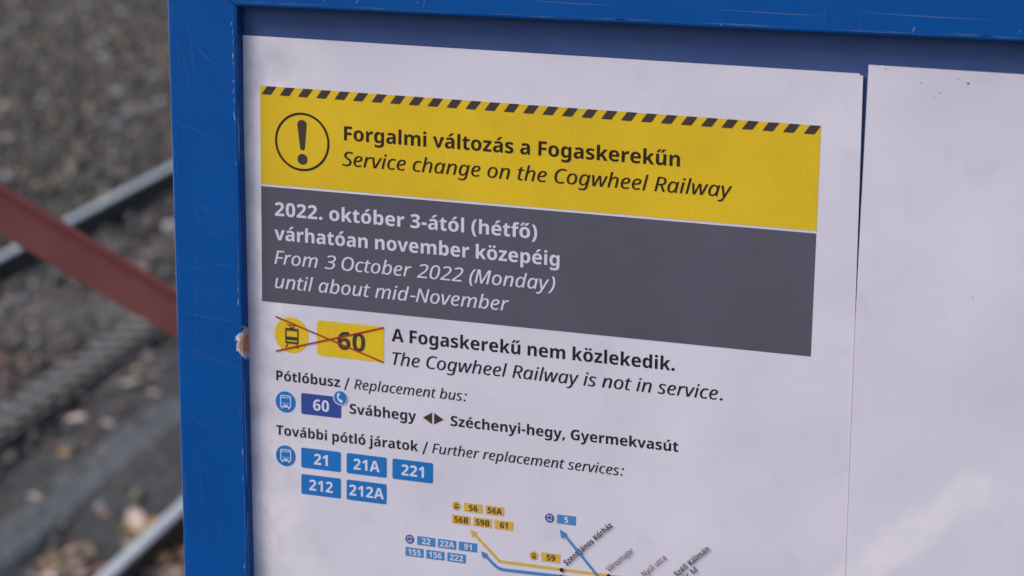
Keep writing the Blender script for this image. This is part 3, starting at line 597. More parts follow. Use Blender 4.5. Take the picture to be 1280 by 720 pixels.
for nm, pc, lab in (("far", P_FAR, "far running rail with a shiny top, beyond the toothed rack rail"),
                    ("near", P_NEAR, "nearer running rail beside fallen leaves at the bottom left")):
    e = empty("running_rail", tk(5, pc, BED))
    tag(e, lab, "rail", "running rails of the cogwheel track")
    body = MB(); t = RAIL_TOP
    profile_run(body, [(pc - 0.062, t - 0.15), (pc + 0.062, t - 0.15), (pc + 0.062, t - 0.138), (pc + 0.009, t - 0.118), (pc + 0.009, t - 0.045),
                       (pc + 0.0175, t - 0.036), (pc + 0.0175, t - 0.0075), (pc - 0.0175, t - 0.0075), (pc - 0.0175, t - 0.036), (pc - 0.009, t - 0.045),
                       (pc - 0.009, t - 0.118), (pc - 0.062, t - 0.138)], -12, 38)
    o = body.build("rail_web", m_rust); o.parent = e; o.matrix_parent_inverse = Matrix.Translation(-e.location)
    hd = MB()
    profile_run(hd, [(pc - 0.017, t - 0.007), (pc + 0.017, t - 0.007), (pc + 0.0155, t - 0.002), (pc + 0.008, t), (pc - 0.008, t), (pc - 0.0155, t - 0.002)], -12, 38)
    o = hd.build("rail_head", m_shine); o.parent = e; o.matrix_parent_inverse = Matrix.Translation(-e.location)

rk = empty("rack_rail", tk(5, P_RACK, BED))
tag(rk, "toothed ladder rack rail running between the two running rails", "rack rail")
def kid(o, par, lab=None, kind=None):
    o.parent = par; o.matrix_parent_inverse = Matrix.Translation(-par.location)
    if lab: o["label"] = lab
    if kind: o["kind"] = kind
    return o
RT = RAIL_TOP - 0.040
for s in (-1, 1):
    sb = MB(); c = P_RACK + s * 0.060
    profile_run(sb, [(c - 0.007, RT - 0.11), (c + 0.007, RT - 0.11), (c + 0.007, RT - 0.016), (c - 0.007, RT - 0.016)], -12, 38)
    kid(sb.build("side_bar", m_rackm), rk)
base = MB()
profile_run(base, [(P_RACK - 0.09, RT - 0.12), (P_RACK + 0.09, RT - 0.12), (P_RACK + 0.09, RT - 0.062), (P_RACK - 0.09, RT - 0.062)], -12, 38)
kid(base.build("base_plate", m_rust), rk)
def rung_mb(mb, a):
    w0, w1, z0, z1 = 0.026, 0.022, RT - 0.06, RT
    p0, p1 = P_RACK - 0.052, P_RACK + 0.052
    mb.add([tk(a - w0, p0, z0), tk(a - w0, p1, z0), tk(a + w0, p1, z0), tk(a + w0, p0, z0),
            tk(a - w1, p0, z1), tk(a - w1, p1, z1), tk(a + w1, p1, z1), tk(a + w1, p0, z1)],
           [(0, 3, 2, 1), (4, 5, 6, 7), (0, 1, 5, 4), (1, 2, 6, 5), (2, 3, 7, 6), (3, 0, 4, 7)])
PITCH = 0.11
def worn_tops(ob):
    ob.data.materials.append(m_rust)
    for q in ob.data.polygons:
        q.material_index = 0 if q.normal.z > 0.9 else 1
    return ob
first = None
for k in range(100):
    a = 3.0 + PITCH * k
    if first is None:
        mb = MB(); rung_mb(mb, a)
        first = kid(worn_tops(mb.build("rung", m_tooth)), rk)
    else:
        c = first.copy(); COL.objects.link(c); kid(c, rk)
        d = TR * (PITCH * k)
        c.location = (d.x, d.y, 0)
far = MB()
for k in range(150): rung_mb(far, 3.0 + PITCH * (100 + k))
for k in range(140): rung_mb(far, 3.0 - PITCH * (k + 1))
kid(worn_tops(far.build("rung", m_tooth)), rk, kind="stuff")

m_strip = ground_mat("worn_steel_strip", (0.046, 0.047, 0.050), (0.066, 0.069, 0.074), (0.078, 0.080, 0.084), 0.6, 1.5)
st = MB()
profile_run(st, [(-2.41, BED - 0.06), (-2.25, BED - 0.06), (-2.25, BED + 0.010), (-2.27, BED + 0.020), (-2.39, BED + 0.020), (-2.41, BED + 0.010)], -12, 38)
tag(st.build("cable_duct", m_strip), "pale grey flat strip lying between the rack and the nearer rail", "cable duct")

# ------------------------------------------------------------------ ballast stones and leaves (uncountable)
def ico():
    t = (1 + 5 ** 0.5) / 2
    v = np.array([(-1, t, 0), (1, t, 0), (-1, -t, 0), (1, -t, 0), (0, -1, t), (0, 1, t), (0, -1, -t), (0, 1, -t), (t, 0, -1), (t, 0, 1), (-t, 0, -1), (-t, 0, 1)], float)
    v /= np.linalg.norm(v[0])
    f = np.array([(0, 11, 5), (0, 5, 1), (0, 1, 7), (0, 7, 10), (0, 10, 11), (1, 5, 9), (5, 11, 4), (11, 10, 2), (10, 7, 6), (7, 1, 8), (3, 9, 4), (3, 4, 2), (3, 2, 6), (3, 6, 8), (3, 8, 9), (4, 9, 5), (2, 4, 11), (6, 2, 10), (8, 6, 7), (9, 8, 1)])
    return v, f
def rotmats(n):
    q = rng.normal(size=(n, 4)); q /= np.linalg.norm(q, axis=1)[:, None]
    w, x, y, z = q.T
    return np.stack([np.stack([1 - 2 * (y * y + z * z), 2 * (x * y - z * w), 2 * (x * z + y * w)], -1),
                     np.stack([2 * (x * y + z * w), 1 - 2 * (x * x + z * z), 2 * (y * z - x * w)], -1),
                     np.stack([2 * (x * z - y * w), 2 * (y * z + x * w), 1 - 2 * (x * x + y * y)], -1)], 1)
def mesh_np(name, V, Fc, tone, m):
    me = bpy.data.meshes.new(name)
    nf, k = Fc.shape
    me.vertices.add(len(V)); me.vertices.foreach_set("co", V.astype(np.float32).ravel())
    me.loops.add(nf * k); me.loops.foreach_set("vertex_index", Fc.astype(np.int32).ravel())
    me.polygons.add(nf); me.polygons.foreach_set("loop_start", (np.arange(nf) * k).astype(np.int32))
    me.update(calc_edges=True); me.validate()
    at = me.attributes.new("tone", 'FLOAT_COLOR', 'POINT')
    at.data.foreach_set("color", np.concatenate([tone, np.ones((len(tone), 1))], 1).astype(np.float32).ravel())
    me.materials.append(m)
    o = bpy.data.objects.new(name, me); COL.objects.link(o)
    return o
def tkn(a, p):
    return np.stack([CAM.x + TR.x * a + NN.x * p, CAM.y + TR.y * a + NN.y * p], -1)

def stones(n, a_rng, p_lo, p_hi, size, mask=None):
    a = np.sqrt(rng.uniform(a_rng[0] ** 2, a_rng[1] ** 2, n))
    p = a * rng.uniform(-0.66, -0.20, n)
    keep = (p > p_lo) & (p < p_hi)
    if mask is not None: keep &= mask(a, p)
    a, p = a[keep], p[keep]
    n = len(a)
    s = size * np.exp(rng.normal(0, 0.36, n))
    return a, p, s
def dens_mask(a, p):
    d = np.ones_like(a)
    d = np.where((p > -2.55) & (p < -2.0), 0.10, d)                               # fine dark dirt between rack and nearer rail
    d = np.where((p > -2.40) & (p < -2.26), 0.05, d)                # the flat strip
    d = np.where(p > P_NEAR + 0.05, 0.5, d)
    d = np.where(np.abs(p - P_RACK) < 0.075, 0.04, d)
    d = np.where((np.abs(p - P_FAR) < 0.05) | (np.abs(p - P_NEAR) < 0.05), 0.0, d)
    d = np.where((p < -2.7) & (p > -3.35), 0.75, d)
    return rng.uniform(size=len(a)) < d
A, P, S = stones(60000, (2.6, 17.0), -9.0, -1.32, 0.0142, dens_mask)
v0, f0 = ico()
n = len(A)
var = v0[None] * (1 + rng.uniform(-0.24, 0.24, (n, 12, 1)))
var = var * rng.uniform(0.6, 1.25, (n, 1, 3)) * S[:, None, None]
var = np.einsum('nij,nkj->nki', rotmats(n), var)
var[:, :, :2] += tkn(A, P)[:, None]
shoulder = np.where(P < P_FAR, 0.03, 0.0)
var[:, :, 2] += (BED + 0.004 + shoulder + rng.uniform(-0.010, 0.022, n))[:, None]
g = np.exp(rng.normal(math.log(0.064), 0.22, n))
tone = np.stack([g * 1.06, g * 0.97, g * 0.91], -1)
w = rng.uniform(size=n)
tone[w < 0.055] = np.array((0.125, 0.085, 0.072)) * rng.uniform(0.7, 1.3, ((w < 0.055).sum(), 1))
k2 = (w > 0.055) & (w < 0.10); tone[k2] = np.array((0.20, 0.17, 0.12)) * rng.uniform(0.8, 1.4, (k2.sum(), 1))
k3 = w > 0.968; tone[k3] = np.array((0.28, 0.28, 0.30)) * rng.uniform(0.7, 1.25, (k3.sum(), 1))
k4 = (w > 0.10) & (w < 0.125); tone[k4] = np.array((0.075, 0.085, 0.05))
F = (f0[None] + 12 * np.arange(n)[:, None, None]).reshape(-1, 3)
m_stone = attr_mat("ballast_stone")
o = mesh_np("ballast", var.reshape(-1, 3), F, np.repeat(tone, 12, 0), m_stone)
tag(o, "loose grey and brown ballast stones of the track bed", "ballast", kind="stuff")

# a few bigger pale stones among the ballast
m2 = 360
A = np.sqrt(rng.uniform(3.5 ** 2, 15.0 ** 2, m2)); P = A * rng.uniform(-0.60, -0.24, m2)
kp = (P < P_FAR - 0.1) | ((P < -2.85) & (P > P_FAR + 0.1))
A, P = A[kp], P[kp]; n = len(A)
var = v0[None] * (1 + rng.uniform(-0.2, 0.2, (n, 12, 1))) * rng.uniform(0.6, 1.2, (n, 1, 3)) * (0.029 * np.exp(rng.normal(0, 0.25, n)))[:, None, None]
var = np.einsum('nij,nkj->nki', rotmats(n), var)
var[:, :, :2] += tkn(A, P)[:, None]
var[:, :, 2] += (BED + 0.018 + np.where(P < P_FAR, 0.03, 0.0))[:, None]
base3 = np.array([(0.20, 0.195, 0.20), (0.15, 0.12, 0.09), (0.12, 0.115, 0.11), (0.26, 0.26, 0.28), (0.17, 0.15, 0.10), (0.14, 0.095, 0.08)])
tone = base3[rng.integers(0, 6, n)] * rng.uniform(0.55, 1.1, (n, 1))
o = mesh_np("ballast", var.reshape(-1, 3), (f0[None] + 12 * np.arange(n)[:, None, None]).reshape(-1, 3), np.repeat(tone, 12, 0), m_stone)
tag(o, "larger pale stones lying among the ballast", "ballast", kind="stuff")

# leaves: small folded blades
def leaves():
    a, p, s = [], [], []
    for (ac, pc, sa, sp, c) in ((4.97, -2.09, 0.07, 0.035, 42), (5.27, -2.01, 0.08, 0.02, 18), (5.12, -1.83, 0.16, 0.045, 150), (5.5, -1.66, 0.5, 0.10, 120), (6.0, -2.47, 0.8, 0.10, 20),
                                (7.2, -3.0, 1.2, 0.25, 70), (9.5, -4.2, 2.5, 0.9, 90)):
        a += list(rng.normal(ac, sa, c)); p += list(rng.normal(pc, sp, c)); s += [0.017] * c
    return np.array(a), np.array(p), np.array(s) * np.exp(rng.normal(0, 0.25, len(s)))
A, P, S = leaves()
n = len(A)
prof = np.array([(-1.2, 0, 0), (-0.5, 0.55, 0.16), (0.3, 0.6, 0.2), (1.15, 0, 0.12), (0.3, -0.6, 0.2), (-0.5, -0.55, 0.16), (0, 0, 0)], float)
ang = rng.uniform(0, 2 * math.pi, n)
Lv = np.repeat(prof[None], n, 0) * S[:, None, None]
x = Lv[:, :, 0] * np.cos(ang)[:, None] - Lv[:, :, 1] * np.sin(ang)[:, None]
y = Lv[:, :, 0] * np.sin(ang)[:, None] + Lv[:, :, 1] * np.cos(ang)[:, None]
tilt = rng.normal(0, 0.25, (n, 2))
z = Lv[:, :, 2] * rng.uniform(-0.6, 1.8, (n, 1)) + x * tilt[:, :1] + y * tilt[:, 1:]
V = np.stack([x, y, z], -1)
V[:, :, :2] += tkn(A, P)[:, None]
V[:, :, 2] += (BED + 0.038 + rng.uniform(0, 0.015, n))[:, None]
lf = np.array([(6, 0, 1), (6, 1, 2), (6, 2, 3), (6, 3, 4), (6, 4, 5), (6, 5, 0)])
F = (lf[None] + 7 * np.arange(n)[:, None, None]).reshape(-1, 3)
pal = np.array([(0.46, 0.32, 0.29), (0.50, 0.38, 0.33), (0.34, 0.17, 0.13), (0.42, 0.24, 0.07), (0.30, 0.22, 0.10), (0.48, 0.38, 0.34), (0.25, 0.11, 0.08)])
tone = pal[rng.integers(0, len(pal), n)] * np.array((0.78, 0.80, 0.78)) * rng.uniform(0.6, 1.15, (n, 1))
o = mesh_np("fallen_leaves", V.reshape(-1, 3), F, np.repeat(tone, 7, 0), attr_mat("dry_leaf", 0.7))
tag(o, "fallen dry leaves scattered along the rails", "leaves", kind="stuff")

# ------------------------------------------------------------------ red sloping handrail
m_red = metal_mat("red_paint", (0.48, 0.122, 0.098), (0.68, 0.190, 0.148), 0.5, 0, 9)
def bar_section(mb, A_, B_, prof):
    d = (B_ - A_).normalized()
    side = d.cross(Vector((0, 0, 1))).normalized()
    upv = side.cross(d)
    rings = [[tuple(Q + side * s + upv * h) for s, h in prof] for Q in (A_, B_)]
    mb.loft(rings)
HA, HB = Vector((-0.8108, 0.9081, 1.1364)), Vector((-0.7230, 1.0578, 1.0168))
dv = (HB - HA).normalized()
H0, H1 = HA - dv * 0.30, HB + dv * 0.75
hr = empty("handrail", (H1.x, H1.y, 0))
tag(hr, "red painted steel handrail sloping down behind the blue notice board", "handrail")
# channel: a lip on top, a recessed groove, a broad flat face, facing the track side and the camera alike
prof = [(-0.016, -0.019), (0.012, -0.019), (0.012, 0.004), (0.0085, 0.0055), (0.0085, 0.0115), (0.012, 0.013), (0.012, 0.019), (-0.016, 0.019),
        (-0.016, 0.013), (-0.0125, 0.0115), (-0.0125, 0.0055), (-0.016, 0.004)]
mb = MB(); bar_section(mb, H0, H1, prof)
kid(mb.build("rail_bar", m_red), hr)
for q, dz in ((H0 + dv * 0.05, 0), (H1 - dv * 0.05, 0)):
    mb = MB()
    mb.loft([[(q.x + 0.018 * math.cos(k * math.pi / 8), q.y + 0.018 * math.sin(k * math.pi / 8), zz) for k in range(16)] for zz in (0.006, q.z - 0.021)])
    kid(mb.build("post", m_red, smooth=False), hr)
    mb = MB(); mb.box((q.x - 0.05, q.y - 0.05, 0.0), (q.x + 0.05, q.y + 0.05, 0.006))
    kid(mb.build("base_plate", m_red), hr)

# ------------------------------------------------------------------ blue notice board
BLUE = (0.0010, 0.070, 0.292)
XL0, XL1, XR1, XR0 = -0.1716, -0.1355, 0.4760, 0.5121
ZI, ZO = 1.4564, 1.4925
ZB1, ZB0 = 1.0000, 0.9640
YF, YB = -0.0055, 0.0295
board = empty("notice_board", (0.170, 0.012, 0))
tag(board, "blue steel framed notice board with scratched paint, holding two paper sheets", "notice board")
m_frame = blue_paint("blue_frame_paint", BLUE, chip=(-0.1350, 1.2925, 0.0050, 0.0078))
m_back = blue_paint("blue_backing_paint", (0.047, 0.082, 0.212))

def bar_profile():
    """rounded box section: (across from outer 0 to inner 36 mm, depth)"""
    w, r = 0.0361, 0.0016
    pts = []
    for cx, cy, a0 in ((w - r, YB - r, 0), (r, YB - r, 90), (r, YF + r, 180), (w - r, YF + r, 270)):
        for s in range(5):
            a = math.radians(a0 + 22.5 * s)
            pts.append((cx + r * math.cos(a), cy + r * math.sin(a)))
    return pts
BP = bar_profile()
G = 0.00025
def frame_piece(name, fn0, fn1):
    mb = MB(); mb.loft([[fn0(o_, y) for o_, y in BP], [fn1(o_, y) for o_, y in BP]])
    ob = mb.build(name, m_frame)
    for p in ob.data.polygons: p.use_smooth = False
    return kid(ob, board)
frame_piece("post", lambda o_, y: (XL0 + o_, y, 0.0), lambda o_, y: (XL0 + o_, y, ZO - o_ - G))
frame_piece("post", lambda o_, y: (XR0 - o_, y, 0.0), lambda o_, y: (XR0 - o_, y, ZO - o_ - G))
frame_piece("top_rail", lambda o_, y: (XL0 + o_ + G, y, ZO - o_), lambda o_, y: (XR0 - o_ - G, y, ZO - o_))
frame_piece("bottom_rail", lambda o_, y: (XL1 + G, y, ZB0 + o_), lambda o_, y: (XR1 - G, y, ZB0 + o_))
mb = MB(); mb.box((XL1 + 0.0002, 0.0012, ZB1 + 0.0002), (XR1 - 0.0002, 0.005, ZI - 0.0002))
kid(mb.build("backing_board", m_back), board)

# scratches bared to a paler blue, plus slivers that paint edge highlights
m_scr = ink("scratch_and_edge_light_paint", (0.045, 0.112, 0.30), 0.6)
m_scr2 = ink("bared_primer", (0.42, 0.46, 0.60), 0.6)
def sliver(mb, x, z, L, ang_, w, bend=0.0):
    k = 7
    y = YF - 0.00006
    ca, sa = math.cos(ang_), math.sin(ang_)
    top, bot = [], []
    for i in range(k + 1):
        t = i / k
        ww = w * math.sin(math.pi * (0.06 + 0.88 * t)) * random.uniform(0.5, 1.0)
        lx, lz = (t - 0.5) * L, bend * L * (t - 0.5) ** 2
        top.append((x + lx * ca - (lz + ww) * sa, y, z + lx * sa + (lz + ww) * ca))
        bot.append((x + lx * ca - (lz - ww) * sa, y, z + lx * sa + (lz - ww) * ca))
    n_ = len(mb.v)
    mb.v += top + bot
    for i in range(k):
        mb.f.append((n_ + i, n_ + k + 1 + i, n_ + k + 2 + i, n_ + i + 1))
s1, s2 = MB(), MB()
W = XL1 - XL0
for (fx, z, L, deg, w) in ((0.18, 1.452, 0.016, -14, 0.00010), (0.34, 1.437, 0.030, -84, 0.00012), (0.37, 1.425, 0.020, -75, 0.00010), (0.55, 1.432, 0.016, -38, 0.00016),
                           (0.24, 1.426, 0.024, -80, 0.00009), (0.15, 1.430, 0.022, -88, 0.00009), (0.3, 1.418, 0.02, -82, 0.0001), (0.45, 1.395, 0.030, -24, 0.00011),
                           (0.12, 1.399, 0.014, -30, 0.00010), (0.25, 1.329, 0.018, -5, 0.00012), (0.78, 1.331, 0.016, -3, 0.0001), (0.3, 1.287, 0.022, -5, 0.0001), (0.65, 1.282, 0.030, -14, 0.00009),
                           (0.32, 1.315, 0.014, -85, 0.0001), (0.52, 1.284, 0.036, -9, 0.00009), (0.50, 1.247, 0.038, -27, 0.00010), (0.30, 1.222, 0.040, -87, 0.00010),
                           (0.30, 1.300, 0.030, -88, 0.00007), (0.50, 1.358, 0.016, -35, 0.00012), (0.38, 1.354, 0.010, -62, 0.0001), (0.3, 1.305, 0.018, -6, 0.00012), (0.66, 1.304, 0.020, -4, 0.00012),
                           (0.2, 1.2, 0.02, -20, 0.00008), (0.6, 1.19, 0.025, -80, 0.00008), (0.4, 1.15, 0.02, -10, 0.00008), (0.35, 1.33, 0.012, -60, 0.0001), (0.4, 1.164, 0.012, -12, 0.00010)):
    sliver(s1, XL0 + fx * W, z, L, math.radians(deg), w, random.uniform(-0.15, 0.15))
for k in range(22):
    sliver(s1, XL0 + W * random.uniform(0.06, 0.92), random.uniform(1.02, 1.45), random.uniform(0.003, 0.010), math.radians(random.choice((-85, -70, -40, -8, 12)) + random.uniform(-10, 10)), random.uniform(0.00005, 0.00009), random.uniform(-0.2, 0.2))
for k in range(50):
    x = random.uniform(-0.12, 0.47)
    sliver(s1, x, ZI + random.uniform(0.002, 0.03), random.uniform(0.003, 0.014), math.radians(random.choice((-88, -80, -2, 3, -60)) + random.uniform(-8, 8)), random.uniform(0.00005, 0.0001), random.uniform(-0.2, 0.2))
for (x, L) in ((0.12, 0.05), (0.19, 0.06), (0.245, 0.03), (0.03, 0.04), (0.30, 0.03)):
    sliver(s1, x, ZI + 0.0085 + random.uniform(-0.001, 0.001), L, math.radians(-0.8), 0.00026, 0.02)
for k in range(22):
    sliver(s2, XL1 - random.uniform(0.0018, 0.003), random.uniform(1.40, 1.452) if k < 8 else random.uniform(1.02, 1.45), random.uniform(0.001, 0.004), math.radians(-90 + random.uniform(-12, 12)), random.uniform(0.00006, 0.00018))
for k in range(50):  # pale slivers paint the light caught by the top rail's rounded lower edge
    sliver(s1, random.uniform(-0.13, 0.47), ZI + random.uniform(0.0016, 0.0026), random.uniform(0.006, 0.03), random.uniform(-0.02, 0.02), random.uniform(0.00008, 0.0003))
for k in range(70):  # long slivers paint the light line on the post's inner edge
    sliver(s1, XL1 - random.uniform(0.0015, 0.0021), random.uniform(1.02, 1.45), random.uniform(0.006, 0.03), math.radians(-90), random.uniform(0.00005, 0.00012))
for k in range(12):
    sliver(s2, random.uniform(-0.12, 0.4), ZI + random.uniform(0.002, 0.006), random.uniform(0.001, 0.004), math.radians(-90 + random.uniform(-40, 40)), random.uniform(0.00005, 0.00012))
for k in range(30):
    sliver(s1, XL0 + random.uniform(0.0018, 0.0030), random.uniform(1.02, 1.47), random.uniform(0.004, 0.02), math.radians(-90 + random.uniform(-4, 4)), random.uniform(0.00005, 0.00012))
def edge_highlight(mb, x_of, z0, z1, pieces):  # pale strips that paint a highlight along the rounded frame edges
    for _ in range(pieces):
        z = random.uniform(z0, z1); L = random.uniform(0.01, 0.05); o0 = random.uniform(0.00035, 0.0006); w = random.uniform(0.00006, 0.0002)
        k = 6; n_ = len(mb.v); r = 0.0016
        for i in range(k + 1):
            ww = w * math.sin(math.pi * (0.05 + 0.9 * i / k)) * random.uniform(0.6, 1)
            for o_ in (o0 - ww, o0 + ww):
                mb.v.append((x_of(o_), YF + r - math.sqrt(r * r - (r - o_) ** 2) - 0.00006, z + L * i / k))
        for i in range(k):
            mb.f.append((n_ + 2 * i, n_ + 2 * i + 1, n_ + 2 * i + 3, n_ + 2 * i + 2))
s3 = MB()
edge_highlight(s3, lambda o_: XL0 + o_, 1.0, 1.47, 80)
edge_highlight(s3, lambda o_: XL1 - o_, 1.0, 1.44, 22)
kid(s3.build("edge_highlight", ink("edge_highlight_paint", (0.115, 0.235, 0.53), 0.45)), board, "pale painted highlight line along the frame edges", "stuff")
kid(s1.build("scratches_and_edge_light", m_scr), board, "pale hairline scratches and painted edge highlights on the blue paint", "stuff")
kid(s2.build("paint_chips", m_scr2), board, "small whitish chips along the frame's inner edge", "stuff")

# ------------------------------------------------------------------ the service notice
TH = math.radians(0.779)
def block_world(u, v):
    x, d = u / 1000, v / 1000
    return Vector((-0.126558 + x * math.cos(TH) - d * math.sin(TH), 0.0, 1.33 + 0.088681 - (x * math.sin(TH) + d * math.cos(TH))))
def sheet_root(name, u, v):
    w_ = block_world(u, v)
    e = empty(name, w_)
    e.rotation_euler = (0, TH, 0)
    return e
notice = sheet_root("service_notice", NU, NV)
tag(notice, "white printed notice with a yellow warning banner and grey date panel", "notice")

BLK = ink("black_ink", (0.013, 0.009, 0.016), 0.45, 0.15)
BRN = ink("dark_ink_on_yellow", (0.020, 0.008, 0.005), 0.45, 0.15)
YEL = ink("yellow_ink", (0.66, 0.445, 0.012), 0.42, 0.13)
GRY = ink("grey_ink", (0.085, 0.083, 0.115), 0.42, 0.12)
STR = ink("stripe_ink", (0.048, 0.034, 0.030), 0.42, 0.1)
WHT = ink("paper_white_ink", (0.61, 0.59, 0.72), 0.42, 0.03)
WHB = ink("badge_white_ink", (0.60, 0.63, 0.78), 0.42, 0.03)
BLU = ink("route_blue_ink", (0.008, 0.152, 0.47), 0.42, 0.06)
DBL = ink("dark_blue_ink", (0.028, 0.062, 0.27), 0.42, 0.06)
LBL = ink("map_blue_ink", (0.055, 0.215, 0.50), 0.42, 0.06)
RED = ink("red_ink", (0.34, 0.018, 0.022), 0.45, 0.1)
ORG = ink("map_yellow_ink", (0.62, 0.38, 0.06), 0.42, 0.06)
GRT = ink("soft_grey_ink", (0.048, 0.040, 0.060), 0.45, 0.1)
PLM = ink("plum_ink", (0.11, 0.035, 0.065), 0.45, 0.1)

def sheet_mesh(name, pts, m, parent, thick=0.25):
    mb = MB()
    n_ = len(pts)
    f = [((u - NU) / 1000, 0.0, (NV - v) / 1000) for u, v in pts]
    b = [(x, 0.0006, z) for x, y, z in f]
    mb.add(f + b, [tuple(reversed(range(n_))), tuple(range(n_, 2 * n_))] + [(i, (i + 1) % n_, n_ + (i + 1) % n_, n_ + i) for i in range(n_)])
    return mb.build(name, m, parent)
def toloc(u, v): return ((u - NU) / 1000, (NV - v) / 1000)
a_, b_ = toloc(250, 252), toloc(320, 190)
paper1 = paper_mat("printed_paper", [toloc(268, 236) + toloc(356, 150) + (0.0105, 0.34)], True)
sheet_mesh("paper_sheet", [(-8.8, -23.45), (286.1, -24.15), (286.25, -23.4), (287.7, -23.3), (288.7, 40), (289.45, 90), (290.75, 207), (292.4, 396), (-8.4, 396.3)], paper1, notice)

# banner
ban = Print(1).rect(0, 0, 270.2, 47.35).build("warning_banner", YEL, notice)
hz = Print(2)
for k in range(29):
    o_ = 9.346 * k
    hz.poly([(0.8 + o_, 4.0), (5.65 + o_, 4.0), (min(8.5 + o_, 270.2), 0.0), (3.72 + o_, 0.0)])
hz.build("hazard_stripes", STR, ban)
wi = Print(2).ring(21.6, 25.5, 12.95, 14.05)
wi.build("warning_circle", BRN, ban)
ex = Print(2)
pts = []
for s in range(13):
    a = math.radians(180 + 15 * s); pts.append((21.55 + 2.42 * math.cos(a), 17.3 + 2.42 * math.sin(a)))
for s in range(9):
    a = math.radians(22.5 * s); pts.append((21.75 + 1.25 * math.cos(a), 28.2 + 1.3 * math.sin(a)))
ex.poly(pts).disc(21.75, 33.85, 2.6)
ex.build("exclamation_mark", STR, ban)
Print(2).text("Forgalmi változás a Fogaskerekűn", 'b', 43.07, 23.12, 9.45, 206.6).build("heading_text", BRN, ban)
Print(2).text("Service change on the Cogwheel Railway", 'i', 42.3, 35.30, 9.55, 231.1).build("english_text", BRN, ban)

# date panel
dp = Print(1).rect(0.1, 48.5, 270.2, 105.2).build("date_panel", GRY, notice)
Print(2).text("2022. október 3-ától (hétfő)", 'b', 7.2, 62.35, 9.3, 139.6).build("date_text", WHT, dp)
Print(2).text("várhatóan november közepéig", 'b', 6.95, 74.25, 9.3, 150.7).build("date_text", WHT, dp)
Print(2).text("From 3 October 2022 (Monday)", 'i', 6.85, 86.1, 9.35, 148.8).build("english_text", WHT, dp)
Print(2).text("until about mid-November", 'i', 7.05, 98.0, 9.35, 126.3).build("english_text", WHT, dp)

# crossed-out tram line
ts = Print(1).disc(15.55, 120.8, 8.9, 56).build("tram_symbol", YEL, notice)
def tram_icon(pr, u, v, k):
    """pictogram about 7 x 13 units, centred on (u, v)"""
    def R_(x0, y0, x1, y1): pr.rect(u + x0 * k, v + y0 * k, u + x1 * k, v + y1 * k)
    def S_(p, w, c=False): pr.stroke([(u + x * k, v + y * k) for x, y in p], w * k, c)
    S_([(-3.15, -3.3), (3.15, -3.3), (3.15, 3.7), (-3.15, 3.7)], 0.75, True)
    R_(-2.7, -2.85, 2.7, -2.35)
    R_(-2.75, 0.55, 2.75, 2.25)
    R_(-2.75, 3.0, 2.75, 3.3)
    S_([(-1.3, -3.7), (1.3, -3.7)], 0.5)
    S_([(-0.1, -4.0), (-1.7, -5.3), (1.9, -5.3), (0.3, -4.0)], 0.5)
    S_([(-2.5, -5.75), (-1.7, -5.3)], 0.5); S_([(2.4, -5.75), (1.8, -5.3)], 0.5)
    S_([(-2.1, 4.3), (-3.3, 6.1)], 0.7); S_([(2.1, 4.3), (3.3, 6.1)], 0.7)
p_ = Print(2); tram_icon(p_, 15.75, 121.0, 1.0); p_.build("tram_pictogram", STR, ts)
bd = Print(1).rrect(28.8, 111.9, 63.65, 129.45, 2.1, (1, 0, 0, 1)).build("route_badge", YEL, notice, "yellow line badge struck through with red")
Print(2).text("60", 'b', 39.7, 125.2, 12.4, 53.95).build("route_number", STR, bd)
sk = Print(3).stroke([(7.2, 112.2), (63.5, 129.4)], 0.75).build("strike_line", RED, notice)
sk = Print(4).stroke([(7.2, 129.5), (63.6, 112.2)], 0.75).build("strike_line", RED, notice)
Print(1).text("A Fogaskerekű nem közlekedik.", 'b', 67.5, 118.5, 8.8, 207.2).build("notice_text", BLK, notice)
Print(1).text("The Cogwheel Railway is not in service.", 'i', 67.9, 130.1, 8.85, 230.2).build("english_text", BLK, notice)

# replacement bus
pr = Print(1).text("Pótlóbusz", 'b', 7.3, 144.2, 6.95, 40.85)
pr.build("notice_text", BLK, notice)
pr = Print(1).stroke([(43.3, 145.4), (45.5, 138.9)], 0.75); pr.build("slash_mark", BLK, notice)
Print(1).text("Replacement bus:", 'i', 48.3, 144.2, 6.95, 105.9).build("english_text", BLK, notice)
def bus_icon(pr, u, v, k):
    def R_(x0, y0, x1, y1): pr.rect(u + x0 * k, v + y0 * k, u + x1 * k, v + y1 * k)
    def S_(p, w, c=False): pr.stroke([(u + x * k, v + y * k) for x, y in p], w * k, c)
    S_([(-2.3, -2.9), (2.3, -2.9), (2.65, -2.3), (2.65, 2.3), (2.2, 2.75), (-2.2, 2.75), (-2.65, 2.3), (-2.65, -2.3)], 0.5, True)
    S_([(-2.36, -1.85), (2.36, -1.85)], 0.38)
    S_([(-2.0, 1.0), (2.0, 1.0)], 0.22)
    pr.poly([(u - 1.3 * k, v + 1.75 * k), (u + 1.3 * k, v + 1.75 * k), (u + 0.9 * k, v + 2.45 * k), (u - 0.9 * k, v + 2.45 * k)])
    R_(-2.25, 3.02, -1.45, 3.7); R_(1.45, 3.02, 2.25, 3.7)
def bus_symbol(u, v, r, m_disc):
    d_ = Print(1).disc(u, v, r, 48).build("bus_symbol", m_disc, notice)
    q = Print(2); bus_icon(q, u, v - 0.05 * r, r / 5.35); q.build("bus_pictogram", WHB, d_)
def badge(s, u0, v0, u1, v1, m_b, m_t, em, r, name="route_badge"):
    b2 = Print(1).rrect(u0, v0, u1, v1, r).build(name, m_b, notice)
    h = 0.714 * em
    Print(2).text(s, 'b', 0, (v0 + v1) / 2 + h / 2, em, center=(u0 + u1) / 2, sx=0.98).build("route_number", m_t, b2)
    return b2
